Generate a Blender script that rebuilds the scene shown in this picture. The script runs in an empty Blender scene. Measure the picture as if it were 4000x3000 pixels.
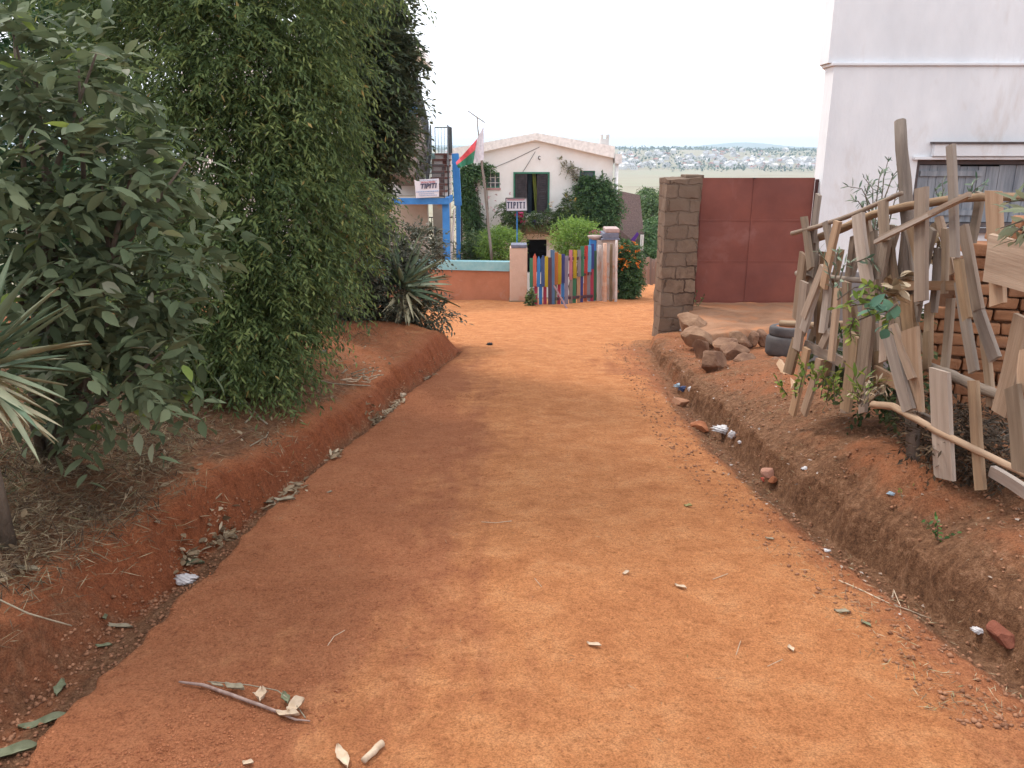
import bpy, math, random
import numpy as np
from mathutils import Vector, Matrix, Euler
R = math.radians
random.seed(7); rng = np.random.default_rng(7)
scn = bpy.context.scene
COL = scn.collection

# ------------------------------------------------------------------ camera, sky, sun, exposure
PITCH = R(16.24); CH = 1.6; FPX = 800.0
cam = bpy.data.cameras.new("camera"); camo = bpy.data.objects.new("camera", cam); COL.objects.link(camo)
camo.location = (0, 0, CH); camo.rotation_euler = (R(90) - PITCH, 0, 0)
cam.sensor_width = 36; cam.lens = 36 * FPX / 1024; cam.clip_start = 0.05; cam.clip_end = 20000
scn.camera = camo
SUN_EL, SUN_AZ = 50, -42      # azimuth clockwise from +Y (ahead of the camera)
w = bpy.data.worlds.new("World"); scn.world = w; w.use_nodes = True
nt = w.node_tree; nt.nodes.clear()
out = nt.nodes.new('ShaderNodeOutputWorld'); bg = nt.nodes.new('ShaderNodeBackground')
sky = nt.nodes.new('ShaderNodeTexSky'); sky.sky_type = 'NISHITA'; sky.sun_disc = False
sky.sun_elevation = R(SUN_EL); sky.sun_rotation = R(SUN_AZ); sky.air_density = 1.0; sky.dust_density = 4.0
# overcast: bright even cloud veils the blue sky
mix = nt.nodes.new('ShaderNodeMix'); mix.data_type = 'RGBA'
mix.inputs['A'].default_value = (9.9, 10.1, 10.6, 1)
nz = nt.nodes.new('ShaderNodeTexNoise'); nz.inputs['Scale'].default_value = 1.6; nz.inputs['Detail'].default_value = 4
mr = nt.nodes.new('ShaderNodeMapRange'); mr.inputs['To Min'].default_value = 0.0; mr.inputs['To Max'].default_value = 0.12
tc = nt.nodes.new('ShaderNodeTexCoord')
nt.links.new(tc.outputs['Generated'], nz.inputs['Vector']); nt.links.new(nz.outputs['Fac'], mr.inputs['Value'])
nt.links.new(mr.outputs['Result'], mix.inputs['Factor']); nt.links.new(sky.outputs['Color'], mix.inputs['B'])
nt.links.new(mix.outputs['Result'], bg.inputs['Color']); bg.inputs['Strength'].default_value = 0.135
nt.links.new(bg.outputs['Background'], out.inputs['Surface'])
sd = bpy.data.lights.new("sun", 'SUN'); sd.energy = 2.0; sd.angle = R(11); sd.color = (1.0, 0.94, 0.85)
so = bpy.data.objects.new("sun", sd); COL.objects.link(so)
so.rotation_euler = (R(90 - SUN_EL), 0, R(180 - SUN_AZ))
scn.view_settings.view_transform = 'Standard'; scn.view_settings.look = 'None'
scn.view_settings.exposure = 0.53; scn.view_settings.gamma = 1.0

# ------------------------------------------------------------------ helpers: measured photo point -> world
S = 1024 / 2212.0
cp, sp = math.cos(PITCH), math.sin(PITCH)
def ray(u, v):
    a = (u * S - 512) / FPX; b = -(v * S - 384) / FPX
    return Vector((a, cp + b * sp, -sp + b * cp))
def at(u, v, Y):
    d = ray(u, v); t = Y / d.y
    return Vector((d.x * t, Y, CH + d.z * t))
def pxm(Y, n):               # n photo units at distance Y, in metres
    return n * S / FPX * Y
def Z1(x, y): return ((1500 + x / 1.659) * .553, (300 + y / 1.659) * .553)
def Z4(x, y): return ((3000 + x / 2.074) * .553, (400 + y / 2.074) * .553)
def Z5(x, y): return ((3000 + x / 1.843) * .553, (1100 + y / 1.843) * .553)
def ZG(x, y): return ((1950 + x / 3.403) * .553, (850 + y / 3.403) * .553)
def ZH(x, y): return ((1850 + x / 3.072) * .553, (480 + y / 3.072) * .553)

# ------------------------------------------------------------------ numpy noise
def _h(ix, iy, s):
    n = (ix.astype(np.int64) * 374761393 + iy.astype(np.int64) * 668265263 + s * 1442695041) & 0xffffffff
    n = ((n ^ (n >> 13)) * 1274126177) & 0xffffffff
    return ((n ^ (n >> 16)) & 0xffff) / 65535.0
def vn(x, y, s=0):
    x = np.asarray(x, float); y = np.asarray(y, float)
    ix = np.floor(x); iy = np.floor(y); fx = x - ix; fy = y - iy
    fx = fx * fx * (3 - 2 * fx); fy = fy * fy * (3 - 2 * fy)
    a = _h(ix, iy, s); b = _h(ix + 1, iy, s); c = _h(ix, iy + 1, s); d = _h(ix + 1, iy + 1, s)
    return (a * (1 - fx) + b * fx) * (1 - fy) + (c * (1 - fx) + d * fx) * fy - .5
def fbm(x, y, sc, o=4, s=0):
    r = 0; a = 1.0
    for k in range(o):
        r = r + a * vn(x * sc + 17.3 * k, y * sc - 9.1 * k, s + k); sc *= 2.03; a *= .52
    return r
def sst(a, b, x):
    t = np.clip((np.asarray(x, float) - a) / (b - a), 0, 1); return t * t * (3 - 2 * t)

# ------------------------------------------------------------------ terrain
def tab(y, pts): return np.interp(y, [p[0] for p in pts], [p[1] for p in pts])
def base(x, y):
    z = -.1 * np.asarray(y, float)
    z = z - .55 * sst(19.4, 22, y) * sst(2.6, 2.0, x)
    z = z - .06 * np.clip(y - 27, 0, 40) 
    z = z * (1 - sst(45, 150, y)) + (-27.0) * sst(45, 150, y)
    far = sst(1120, 1800, y) * (30 + 8 * fbm(x, y, .0022, 3, 5)) - 0 * x
    far = far + 9 * np.exp(-(((x - 250) / 420) ** 2 + ((y - 1500) / 260) ** 2))
    return z + far
def knots(y):
    wob = .08 * vn(y * 1.3, y * 0, 3) + .06 * vn(y * 5, y * 0, 4)
    wob2 = .05 * vn(y * 1.7, y * 0 + 5, 3) + .03 * vn(y * 6, y * 0 + 8, 4)
    xL = tab(y, [(0, -1.55), (2.5, -1.5), (4, -1.46), (4.8, -1.39), (6, -1.23), (7.4, -1.08), (9.6, -.84), (11.2, -.64), (12.2, -.9), (13.5, -4), (30, -5)]) + wob * .35
    xf = tab(y, [(0, -1.95), (2.5, -1.88), (3.4, -1.8), (3.9, -1.78), (4.8, -1.58), (6, -1.38), (7.5, -1.17), (9.6, -.93), (11.2, -.74), (12.2, -1.1), (13.5, -4.4), (30, -5.4)]) + wob * .5
    xt = xf - tab(y, [(0, .17), (3.0, .16), (4.2, .11), (8, .1), (11, .16), (12.4, .5), (13.5, 1)]) + wob2 * .5
    hb = tab(y, [(0, .08), (3, .10), (4, .14), (5.2, .12), (7.3, .14), (9, .22), (10.5, .31), (11.5, .22), (12.4, .02), (13, 0)])
    dd = tab(y, [(0, -.15), (4, -.14), (7, -.08), (11, -.03), (12, 0)])
    xR = tab(y, [(0, 1.78), (2.5, 1.74), (3.3, 1.66), (4, 1.58), (4.9, 1.46), (5.8, 1.44), (7.4, 1.5), (9.3, 1.6), (11.3, 1.6), (13, 2.1), (15, 3.2), (18, 9), (30, 9)]) + wob2 * .4
    xRf = tab(y, [(0, 2.06), (2.5, 2.02), (3.3, 1.93), (4, 1.82), (4.9, 1.73), (5.8, 1.75), (7.4, 1.78), (9.3, 1.86), (11.3, 2.0), (13, 2.6), (15, 4), (18, 10), (30, 10)]) + wob * .5
    xRt = xRf + .06 + wob * .3
    dr = tab(y, [(0, -.11), (6, -.12), (9, -.06), (11, 0)])
    hr = tab(y, [(0, .09), (3.4, .11), (5, .15), (9, .14), (11.5, .12), (13, 0)])
    hr2 = tab(y, [(0, .42), (5.4, .38), (6.5, .28), (8.5, .24), (9.5, .17), (12.5, .17), (14, .1), (15, 0)])
    hr3 = tab(y, [(0, .5), (6, .5), (8.6, .3), (12.9, .3), (16, .1), (22, 0)])
    hl = tab(y, [(0, .46), (5, .46), (8, .5), (11, .5), (12.6, .05), (14, 0)])
    hl2 = tab(y, [(0, .9), (11, .7), (13.5, .1), (16, 0)])
    one = np.ones_like(y)
    X = [-14 * one, xt - 1.6, xt - .45, xt - .05, xt, xf, xL - .05, xL + .0, xL - .0 + .12, xL * .45 + .05, xR * .0 + .15, xR * .5, xR - .15, xR, (xR + xRf) / 2 + .03, xRf, xRt, xRt + .07, xRt + .5, xRt + 2.2, 16 * one]
    Hh = [hl2, hl, hb + .13 * (hb > .05), hb + .02, hb - .02, dd - .02, dd - .0, -.008 * one, 0 * one, -.01 * one, .02 * one, -.005 * one, 0 * one, -.01 * one, dr * .85, dr, hr - .01, hr + .03, hr2, hr3, hr3 + .1]
    return X, Hh
SEG = [10, 22, 20, 5, 3, 14, 9, 8, 6, 34, 34, 34, 34, 10, 9, 9, 9, 4, 24, 26, 12][:20]
def mound(x, y):
    def g(cx, cy, rx, ry, a): return a * np.exp(-(((x - cx) / rx) ** 2 + ((y - cy) / ry) ** 2) ** 1.5)
    return g(2.1, 4.3, .2, .3, .13) + g(2.13, 3.85, .17, .24, .11) + g(2.14, 3.15, .16, .3, .08) + g(2.5, 7.0, .5, .55, .1) + g(2.35, 6.3, .3, .35, .09)
def bumps(x, y, near):
    m = .012 + .03 * near
    b = fbm(x, y, 1.1, 3, 11) * m * 1.1 + fbm(x, y, 5.5, 3, 21) * (.007 + .034 * near) + fbm(x, y, 26, 2, 31) * (.0035 + .011 * near) + fbm(x, y, 60, 2, 35) * (.003 + .004 * near)
    return b
def H(x, y):
    """height of the ground at one point"""
    x = np.atleast_1d(np.asarray(x, float)); y = np.atleast_1d(np.asarray(y, float))
    X, Hh = knots(y); X = np.array(X); Hh = np.array(Hh); o = np.empty_like(x)
    for i in range(len(x)): o[i] = np.interp(x[i], X[:, i], Hh[:, i])
    fade = 1 - sst(14, 24, y) * .6
    z = base(x, y) + o * (1 - sst(22, 30, y)) + mound(x, y) + fbm(x, y, 1.1, 3, 11) * .02
    return z
def Hs(x, y): return float(H(x, y)[0])
def on(u, v, dz=0.0):
    d = ray(u, v); t = 1.2; st = .05      # first place where the sight line meets the soil
    while t < 30 and CH + d.z * t > Hs(d.x * t, d.y * t): t += st
    a, b = t - st, t
    for k in range(7):
        m = (a + b) / 2
        if CH + d.z * m > Hs(d.x * m, d.y * m): a = m
        else: b = m
    x, y = d.x * b, d.y * b
    return Vector((x, y, Hs(x, y) + dz))

# ------------------------------------------------------------------ materials
def newmat(name):
    m = bpy.data.materials.new(name); m.use_nodes = True; n = m.node_tree
    return m, n, n.nodes['Principled BSDF']
def ramp(n, stops):
    r = n.nodes.new('ShaderNodeValToRGB'); e = r.color_ramp.elements
    e[0].position, e[0].color = stops[0][0], (*stops[0][1], 1)
    e[1].position, e[1].color = stops[-1][0], (*stops[-1][1], 1)
    for p, c in stops[1:-1]:
        k = e.new(p); k.color = (*c, 1)
    return r
def noise(n, vec, scale, detail=5, rough=.6, dist=0):
    t = n.nodes.new('ShaderNodeTexNoise'); t.inputs['Scale'].default_value = scale; t.inputs['Detail'].default_value = detail
    t.inputs['Roughness'].default_value = rough; t.inputs['Distortion'].default_value = dist
    n.links.new(vec, t.inputs['Vector']); return t
def math_(n, op, a, b=None, c=None):
    m = n.nodes.new('ShaderNodeMath'); m.operation = op
    for i, q in enumerate((a, b, c)):
        if q is None: continue
        if isinstance(q, (int, float)): m.inputs[i].default_value = q
        else: n.links.new(q, m.inputs[i])
    return m.outputs[0]
def mixc(n, f, a, b, mode='MIX'):
    m = n.nodes.new('ShaderNodeMix'); m.data_type = 'RGBA'; m.blend_type = mode
    for k, q in (('Factor', f), ('A', a), ('B', b)):
        if isinstance(q, (int, float)): m.inputs[k].default_value = q
        elif isinstance(q, tuple): m.inputs[k].default_value = (*q, 1)
        else: n.links.new(q, m.inputs[k])
    return m.outputs['Result']
def vec(n, local=False, stretch=(1, 1, 1)):
    if local: o = n.nodes.new('ShaderNodeTexCoord').outputs['Object']
    else: o = n.nodes.new('ShaderNodeNewGeometry').outputs['Position']
    if stretch != (1, 1, 1):
        m = n.nodes.new('ShaderNodeMapping'); m.inputs['Scale'].default_value = stretch
        n.links.new(o, m.inputs['Vector']); o = m.outputs['Vector']
    return o
def bump(n, h, strength, dist=.01):
    b = n.nodes.new('ShaderNodeBump'); b.inputs['Strength'].default_value = strength; b.inputs['Distance'].default_value = dist
    n.links.new(h, b.inputs['Height']); return b.outputs['Normal']
def pm(name, c1, c2, scale=4, rough=.85, bs=.4, bd=.01, bscale=30, local=False, stretch=(1, 1, 1), rand=0.0, spec=.25, c3=None, s3=(.62, .7), sc3=1.3, metal=0):
    m, n, b = newmat(name); v = vec(n, local, stretch)
    t = noise(n, v, scale, 7, .62); r = ramp(n, [(.32, c1), (.68, c2)]); n.links.new(t.outputs['Fac'], r.inputs['Fac'])
    col = r.outputs['Color']
    if c3:
        t3 = noise(n, v, sc3, 6, .65, .4); r3 = ramp(n, [(s3[0], (0, 0, 0)), (s3[1], (1, 1, 1))]); n.links.new(t3.outputs['Fac'], r3.inputs['Fac'])
        col = mixc(n, r3.outputs['Color'], col, c3)
    if rand:
        oi = n.nodes.new('ShaderNodeObjectInfo'); hs = n.nodes.new('ShaderNodeHueSaturation')
        val = math_(n, 'MULTIPLY_ADD', oi.outputs['Random'], rand * 2, 1 - rand); n.links.new(val, hs.inputs['Value'])
        sat = math_(n, 'MULTIPLY_ADD', math_(n, 'FRACT', math_(n, 'MULTIPLY', oi.outputs['Random'], 7.31)), .7, .6); n.links.new(sat, hs.inputs['Saturation'])
        n.links.new(col, hs.inputs['Color']); col = hs.outputs['Color']
    n.links.new(col, b.inputs['Base Color']); b.inputs['Roughness'].default_value = rough
    b.inputs['Specular IOR Level'].default_value = spec; b.inputs['Metallic'].default_value = metal
    tb = noise(n, v, bscale, 6, .65); n.links.new(bump(n, tb.outputs['Fac'], bs, bd), b.inputs['Normal'])
    return m
def leafmat(name, stops, trans=.3, rough=.55, mott=.0):
    m, n, b = newmat(name); a = n.nodes.new('ShaderNodeAttribute'); a.attribute_name = 'rnd'
    r = ramp(n, stops); f = a.outputs['Fac']
    t = noise(n, vec(n), 1.2, 3, .5)
    f = math_(n, 'ADD', f, math_(n, 'MULTIPLY_ADD', t.outputs['Fac'], .5, -.25))
    n.links.new(f, r.inputs['Fac'])
    n.links.new(r.outputs['Color'], b.inputs['Base Color']); b.inputs['Roughness'].default_value = rough
    b.inputs['Specular IOR Level'].default_value = .22
    tr = n.nodes.new('ShaderNodeBsdfTranslucent'); n.links.new(r.outputs['Color'], tr.inputs['Color'])
    ms = n.nodes.new('ShaderNodeMixShader'); ms.inputs[0].default_value = trans
    n.links.new(b.outputs[0], ms.inputs[1]); n.links.new(tr.outputs[0], ms.inputs[2])
    n.links.new(ms.outputs[0], n.nodes['Material Output'].inputs['Surface'])
    return m
def plain(name, c, rough=.6, spec=.3, metal=0):
    return pm(name, tuple(x * .8 for x in c), tuple(min(1, x * 1.12) for x in c), 9, rough, .2, .004, 60, True, spec=spec, metal=metal)

# ground: laterite soil; the masks are soil tones (packed track, fresh cut, trashy brown dirt with darkened ditch and bank faces)
def ground_mat():
    m, n, b = newmat('laterite_soil'); v = vec(n)
    def at_(k):
        a = n.nodes.new('ShaderNodeAttribute'); a.attribute_name = k; return a.outputs['Fac']
    big = noise(n, v, .9, 6, .6, .3); mid = noise(n, v, 5, 8, .7, .2); fine = noise(n, v, 60, 5, .75); vf = noise(n, v, 190, 3, .7)
    r1 = ramp(n, [(.3, (.3, .11, .05)), (.5, (.4, .158, .075)), (.72, (.49, .22, .11))]); n.links.new(mid.outputs['Fac'], r1.inputs['Fac'])
    packed = ramp(n, [(.3, (.43, .165, .066)), (.5, (.53, .22, .09)), (.75, (.63, .305, .14))]); n.links.new(mid.outputs['Fac'], packed.inputs['Fac'])
    loose = ramp(n, [(.3, (.26, .09, .042)), (.52, (.37, .135, .062)), (.75, (.46, .185, .09))]); n.links.new(fine.outputs['Fac'], loose.inputs['Fac'])
    trk = math_(n, 'ADD', at_('track'), math_(n, 'MULTIPLY_ADD', mid.outputs['Fac'], .9, -.45))
    trk = math_(n, 'ADD', trk, math_(n, 'MULTIPLY_ADD', big.outputs['Fac'], .9, -.45))
    rut = noise(n, vec(n, False, (3.2, .35, 1)), 1.6, 6, .65, .3); trk = math_(n, 'ADD', trk, math_(n, 'MULTIPLY_ADD', rut.outputs['Fac'], 1.3, -.65))
    rt = ramp(n, [(.25, (0, 0, 0)), (.75, (1, 1, 1))]); n.links.new(trk, rt.inputs['Fac'])
    c = mixc(n, rt.outputs['Color'], mixc(n, .5, r1.outputs['Color'], loose.outputs['Color']), packed.outputs['Color'])
    # dark damp flecks
    fl = ramp(n, [(.54, (1, 1, 1)), (.68, (.66, .56, .52))]); n.links.new(noise(n, v, 14, 8, .78, .5).outputs['Fac'], fl.inputs['Fac'])
    c = mixc(n, .75, c, fl.outputs['Color'], 'MULTIPLY')
    cut = ramp(n, [(.3, (.13, .042, .02)), (.5, (.27, .085, .037)), (.75, (.42, .15, .068))])
    st = noise(n, vec(n, False, (2, 6, 2.2)), 4, 9, .8, .6); iso = noise(n, v, 17, 9, .8, .3); n.links.new(math_(n, 'ADD', math_(n, 'MULTIPLY', st.outputs['Fac'], .45), math_(n, 'MULTIPLY', iso.outputs['Fac'], .55)), cut.inputs['Fac'])
    c = mixc(n, at_('cut'), c, cut.outputs['Color'])
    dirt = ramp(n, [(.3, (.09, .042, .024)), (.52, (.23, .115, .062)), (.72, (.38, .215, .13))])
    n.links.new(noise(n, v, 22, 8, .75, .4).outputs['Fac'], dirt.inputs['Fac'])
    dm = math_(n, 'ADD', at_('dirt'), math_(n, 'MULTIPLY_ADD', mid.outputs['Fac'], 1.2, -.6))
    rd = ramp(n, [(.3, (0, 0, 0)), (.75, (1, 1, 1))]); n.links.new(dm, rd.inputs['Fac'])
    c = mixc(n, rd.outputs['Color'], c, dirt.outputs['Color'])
    g1 = ramp(n, [(.34, (.52, .46, .44)), (.47, (1, 1, 1)), (.68, (1.2, 1.2, 1.2))]); n.links.new(noise(n, v, 42, 7, .8, .2).outputs['Fac'], g1.inputs['Fac'])
    g2 = ramp(n, [(.38, (.5, .45, .43)), (.5, (1, 1, 1)), (.64, (1.3, 1.3, 1.3))]); n.links.new(noise(n, v, 130, 4, .8).outputs['Fac'], g2.inputs['Fac'])  # grain tones; the dark end stands in for small shadows between crumbs
    c = mixc(n, .8, c, g1.outputs['Color'], 'MULTIPLY'); c = mixc(n, .7, c, g2.outputs['Color'], 'MULTIPLY')
    # valley floor: fields
    fld = ramp(n, [(.3, (.2, .17, .11)), (.5, (.3, .26, .18)), (.7, (.25, .26, .17))])
    n.links.new(noise(n, vec(n, False, (.006, .02, .02)), 1.3, 6, .6).outputs['Fac'], fld.inputs['Fac'])
    c = mixc(n, at_('field'), c, fld.outputs['Color'])
    n.links.new(c, b.inputs['Base Color']); b.inputs['Roughness'].default_value = .95; b.inputs['Specular IOR Level'].default_value = .12
    hgt = math_(n, 'ADD', math_(n, 'MULTIPLY', fine.outputs['Fac'], 1.0), math_(n, 'MULTIPLY', mid.outputs['Fac'], 2.2))
    hgt = math_(n, 'ADD', hgt, math_(n, 'MULTIPLY', vf.outputs['Fac'], .35))
    n.links.new(bump(n, hgt, .9, .026), b.inputs['Normal'])
    return m

# ------------------------------------------------------------------ object helpers
def tag(o, label=None, cat=None, group=None, kind=None):
    if label: o['label'] = label
    if cat: o['category'] = cat
    if group: o['group'] = group
    if kind: o['kind'] = kind
    return o
def empty(name, loc, label, cat, group=None):
    o = bpy.data.objects.new(name, None); COL.objects.link(o); o.location = loc; o.empty_display_size = .2
    return tag(o, label, cat, group)
def link(name, me, mat, parent=None, M=None):
    o = bpy.data.objects.new(name, me); COL.objects.link(o)
    if mat is not None and len(me.materials) == 0:
        for q in (mat if isinstance(mat, (list, tuple)) else [mat]): me.materials.append(q)
    if M is not None: o.matrix_world = M
    if parent is not None: setpar(o, parent)
    return o
def setpar(o, p):
    o.parent = p; o.matrix_parent_inverse = p.matrix_basis.inverted()
class MB:
    def __init__(s): s.v = []; s.f = []; s.m = []
    def add(s, vs, fs, mi=0):
        k = len(s.v); s.v += [tuple(q) for q in vs]
        for f in fs: s.f.append([i + k for i in f]); s.m.append(mi)
    def box(s, x0, x1, y0, y1, z0, z1, mi=0):
        s.add([(x0, y0, z0), (x1, y0, z0), (x1, y1, z0), (x0, y1, z0), (x0, y0, z1), (x1, y0, z1), (x1, y1, z1), (x0, y1, z1)],
              [(0, 3, 2, 1), (4, 5, 6, 7), (0, 1, 5, 4), (1, 2, 6, 5), (2, 3, 7, 6), (3, 0, 4, 7)], mi); return s
    def bar(s, p0, p1, w, t, nrm=(0, -1, 0), mi=0):
        p0, p1 = Vector(p0), Vector(p1); a = (p1 - p0).normalized(); n = Vector(nrm); n = (n - a * n.dot(a)).normalized(); d = a.cross(n)
        vs = []
        for p in (p0, p1):
            for sx, sy in ((-1, -1), (1, -1), (1, 1), (-1, 1)): vs.append(p + d * sx * w / 2 + n * sy * t / 2)
        s.add(vs, [(3, 2, 1, 0), (4, 5, 6, 7), (0, 1, 5, 4), (1, 2, 6, 5), (2, 3, 7, 6), (3, 0, 4, 7)], mi); return s
    def tube(s, pts, rad, n=7, mi=0, jit=0):
        pts = [Vector(p) for p in pts]; vs = []; N = len(pts)
        if not hasattr(rad, '__len__'): rad = [rad] * N
        ref = Vector((.3, .9, .2))
        for i, p in enumerate(pts):
            a = (pts[min(i + 1, N - 1)] - pts[max(i - 1, 0)]).normalized()
            e = a.cross(ref).normalized() if abs(a.dot(ref.normalized())) < .95 else a.cross(Vector((1, 0, 0))).normalized(); g = a.cross(e)
            for k in range(n):
                th = 2 * math.pi * k / n; r = rad[i] * (1 + jit * (random.random() - .5))
                vs.append(p + e * math.cos(th) * r + g * math.sin(th) * r)
        fs = [(i * n + k, i * n + (k + 1) % n, (i + 1) * n + (k + 1) % n, (i + 1) * n + k) for i in range(N - 1) for k in range(n)]
        fs += [tuple(range(n))[::-1], tuple((N - 1) * n + k for k in range(n))]
        s.add(vs, fs, mi); return s
    def prism(s, poly, y0, y1, mi=0):      # poly [(x,z)], extruded along y
        n = len(poly); vs = [(x, y0, z) for x, z in poly] + [(x, y1, z) for x, z in poly]
        fs = [tuple(range(n)), tuple(range(n, 2 * n))[::-1]] + [(i, i + n, (i + 1) % n + n, (i + 1) % n) for i in range(n)]
        s.add(vs, fs, mi); return s
    def build(s, name, mat, parent=None, smooth=False, bev=0):
        me = bpy.data.meshes.new(name); me.from_pydata(s.v, [], s.f)
        me.polygons.foreach_set('material_index', s.m)
        me.validate(); me.update()
        import bmesh
        bm = bmesh.new(); bm.from_mesh(me); bmesh.ops.recalc_face_normals(bm, faces=bm.faces)
        if bev: bmesh.ops.bevel(bm, geom=bm.edges, offset=bev, segments=2, affect='EDGES', profile=.6)
        bm.to_mesh(me); bm.free()
        if smooth: me.polygons.foreach_set('use_smooth', [True] * len(me.polygons))
        return link(name, me, mat, parent)
def npmesh(name, V, F, mat, parent=None, attrs=None, smooth=False, M=None, fidx=None):
    """V (n,3) float, F list of arrays (m,k) faces"""
    me = bpy.data.meshes.new(name); V = np.asarray(V, np.float32)
    me.vertices.add(len(V)); me.vertices.foreach_set('co', V.ravel())
    loops = np.concatenate([f.ravel() for f in F]).astype(np.int32)
    tot = np.concatenate([np.full(len(f), f.shape[1]) for f in F]).astype(np.int32)
    st = np.concatenate([[0], np.cumsum(tot)[:-1]]).astype(np.int32)
    me.loops.add(len(loops)); me.loops.foreach_set('vertex_index', loops)
    me.polygons.add(len(tot)); me.polygons.foreach_set('loop_start', st)
    if fidx is not None: me.polygons.foreach_set('material_index', fidx.astype(np.int32))
    me.update(calc_edges=True)
    if smooth: me.polygons.foreach_set('use_smooth', np.ones(len(tot), bool))
    for k, a in (attrs or {}).items():
        q = me.attributes.new(k, 'FLOAT', 'POINT'); q.data.foreach_set('value', np.asarray(a, np.float32))
    return link(name, me, mat, parent, M)

def stick(name, p0, p1, w, t, mat, parent=None, nrm=(0, -1, 0), taper=1.0, jag=.3, seg=6, pointed=False, label=None):
    """a sawn board: local Z runs along it, ends cut unevenly, edges slightly wavy"""
    p0, p1 = Vector(p0), Vector(p1); L = (p1 - p0).length; a = (p1 - p0).normalized()
    n = Vector(nrm); n = (n - a * n.dot(a)).normalized(); d = n.cross(a) * -1
    M = Matrix(((d.x, n.x, a.x, p0.x), (d.y, n.y, a.y, p0.y), (d.z, n.z, a.z, p0.z), (0, 0, 0, 1)))
    vs = []; ph = random.random() * 9
    c1, c2 = (random.random() - .5) * w * jag, (random.random() - .5) * w * jag
    for i in range(seg + 1):
        f = i / seg; ww = w * (1 + (taper - 1) * f); bo = math.sin(ph + f * 3) * w * .04; bw = math.sin(ph * 2 + f * 2.4) * t * .35
        for sx, sy in ((-1, -1), (1, -1), (1, 1), (-1, 1)):
            z = f * L + (sx * c1 if i == 0 else (sx * c2 if i == seg else 0))
            vs.append((sx * ww / 2 * (1 + random.uniform(-.03, .03)) + bo, sy * t / 2 + bw, z))
        if pointed and i == seg:
            for q in range(4): x, y, z = vs[-1 - q]; vs[-1 - q] = (x * .15, y, z)
            # shoulders
    fs = [(3, 2, 1, 0)] + [(i * 4 + k, i * 4 + (k + 1) % 4, i * 4 + 4 + (k + 1) % 4, i * 4 + 4 + k) for i in range(seg) for k in range(4)] + [tuple(seg * 4 + k for k in range(4))]
    if pointed:   # pull the next-to-last ring up close to the tip
        for k in range(4):
            x, y, z = vs[(seg - 1) * 4 + k]; vs[(seg - 1) * 4 + k] = (x, y, L - w * .9)
    me = bpy.data.meshes.new(name); me.from_pydata(vs, [], fs); me.update()
    import bmesh
    bm = bmesh.new(); bm.from_mesh(me); bmesh.ops.recalc_face_normals(bm, faces=bm.faces); bm.to_mesh(me); bm.free()
    o = link(name, me, mat, None, M)
    if parent is not None: setpar(o, parent)
    if label: o['label'] = label
    return o
def logm(name, pts, rad, mat, parent=None, n=9, jit=.12):
    """a round pole along pts, local Z roughly along it"""
    pts = [Vector(p) for p in pts]; P = []; rr = []
    if not hasattr(rad, '__len__'): rad = [rad] * len(pts)
    for i in range(len(pts) - 1):
        for k in range(4):
            f = k / 4; P.append(pts[i].lerp(pts[i + 1], f)); rr.append(rad[i] * (1 - f) + rad[i + 1] * f)
    P.append(pts[-1]); rr.append(rad[-1])
    a = (P[-1] - P[0]).normalized(); q = a.to_track_quat('Z', 'Y'); M = Matrix.Translation(P[0]) @ q.to_matrix().to_4x4(); Mi = M.inverted()
    mb = MB(); jr = rr[0] * .18
    mb.tube([Mi @ (p + Vector((random.uniform(-jr, jr), random.uniform(-jr, jr), 0)) * (0 < i < len(P) - 1)) for i, p in enumerate(P)], rr, n, 0, jit)
    o = mb.build(name, mat, None, smooth=True); o.matrix_world = M
    if parent is not None: setpar(o, parent)
    return o
def text(name, body, mat, M, size, extrude=.004, parent=None, bold=0.0, shear=0.0, sx=1.0):
    c = bpy.data.curves.new(name, 'FONT'); c.body = body; c.size = size; c.extrude = extrude; c.offset = bold; c.shear = shear
    c.align_x = 'CENTER'; c.align_y = 'CENTER'
    o = bpy.data.objects.new(name, c); COL.objects.link(o)
    me = bpy.data.meshes.new_from_object(o.evaluated_get(bpy.context.evaluated_depsgraph_get()))
    bpy.data.objects.remove(o); bpy.data.curves.remove(c)
    if sx != 1:
        for q in me.vertices: q.co.x *= sx
    me.name = name
    o = link(name, me, mat, None, M)
    if parent is not None: setpar(o, parent)
    return o

# ------------------------------------------------------------------ leaves
def nrm(a): return a / np.maximum(np.linalg.norm(a, axis=-1, keepdims=True), 1e-9)
TPL = {
    'thin': (np.array([(0, 0, 0), (.45, .5, .12), (1, 0, -.05), (.45, -.5, .12)]), [np.array([(0, 1, 2), (0, 2, 3)])]),
    'broad': (np.array([(0, 0, 0), (.22, .38, .1), (.22, 0, 0), (.22, -.38, .1), (.5, .5, .1), (.5, 0, -.02), (.5, -.5, .1), (.78, .3, 0), (.78, 0, -.08), (.78, -.3, 0), (1, 0, -.22)]),
              [np.array([(0, 2, 1), (0, 3, 2), (7, 8, 10), (8, 9, 10)]), np.array([(1, 2, 5, 4), (2, 3, 6, 5), (4, 5, 8, 7), (5, 6, 9, 8)])]),
}
_r = [(0, .55), (.12, .75), (.3, 1), (.5, .95), (.7, .72), (.88, .36), (1, .02)]
TPL['sword'] = (np.array([q for i, (t, hw) in enumerate(_r) for q in ((t, hw / 2, .025 * hw - .07 * t ** 2), (t, 0, -.07 * t ** 2 - .012), (t, -hw / 2, .025 * hw - .07 * t ** 2))]),
                [np.array([(3 * i + a, 3 * i + a + 1, 3 * i + a + 4, 3 * i + a + 3) for i in range(6) for a in (0, 1)])])
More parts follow.
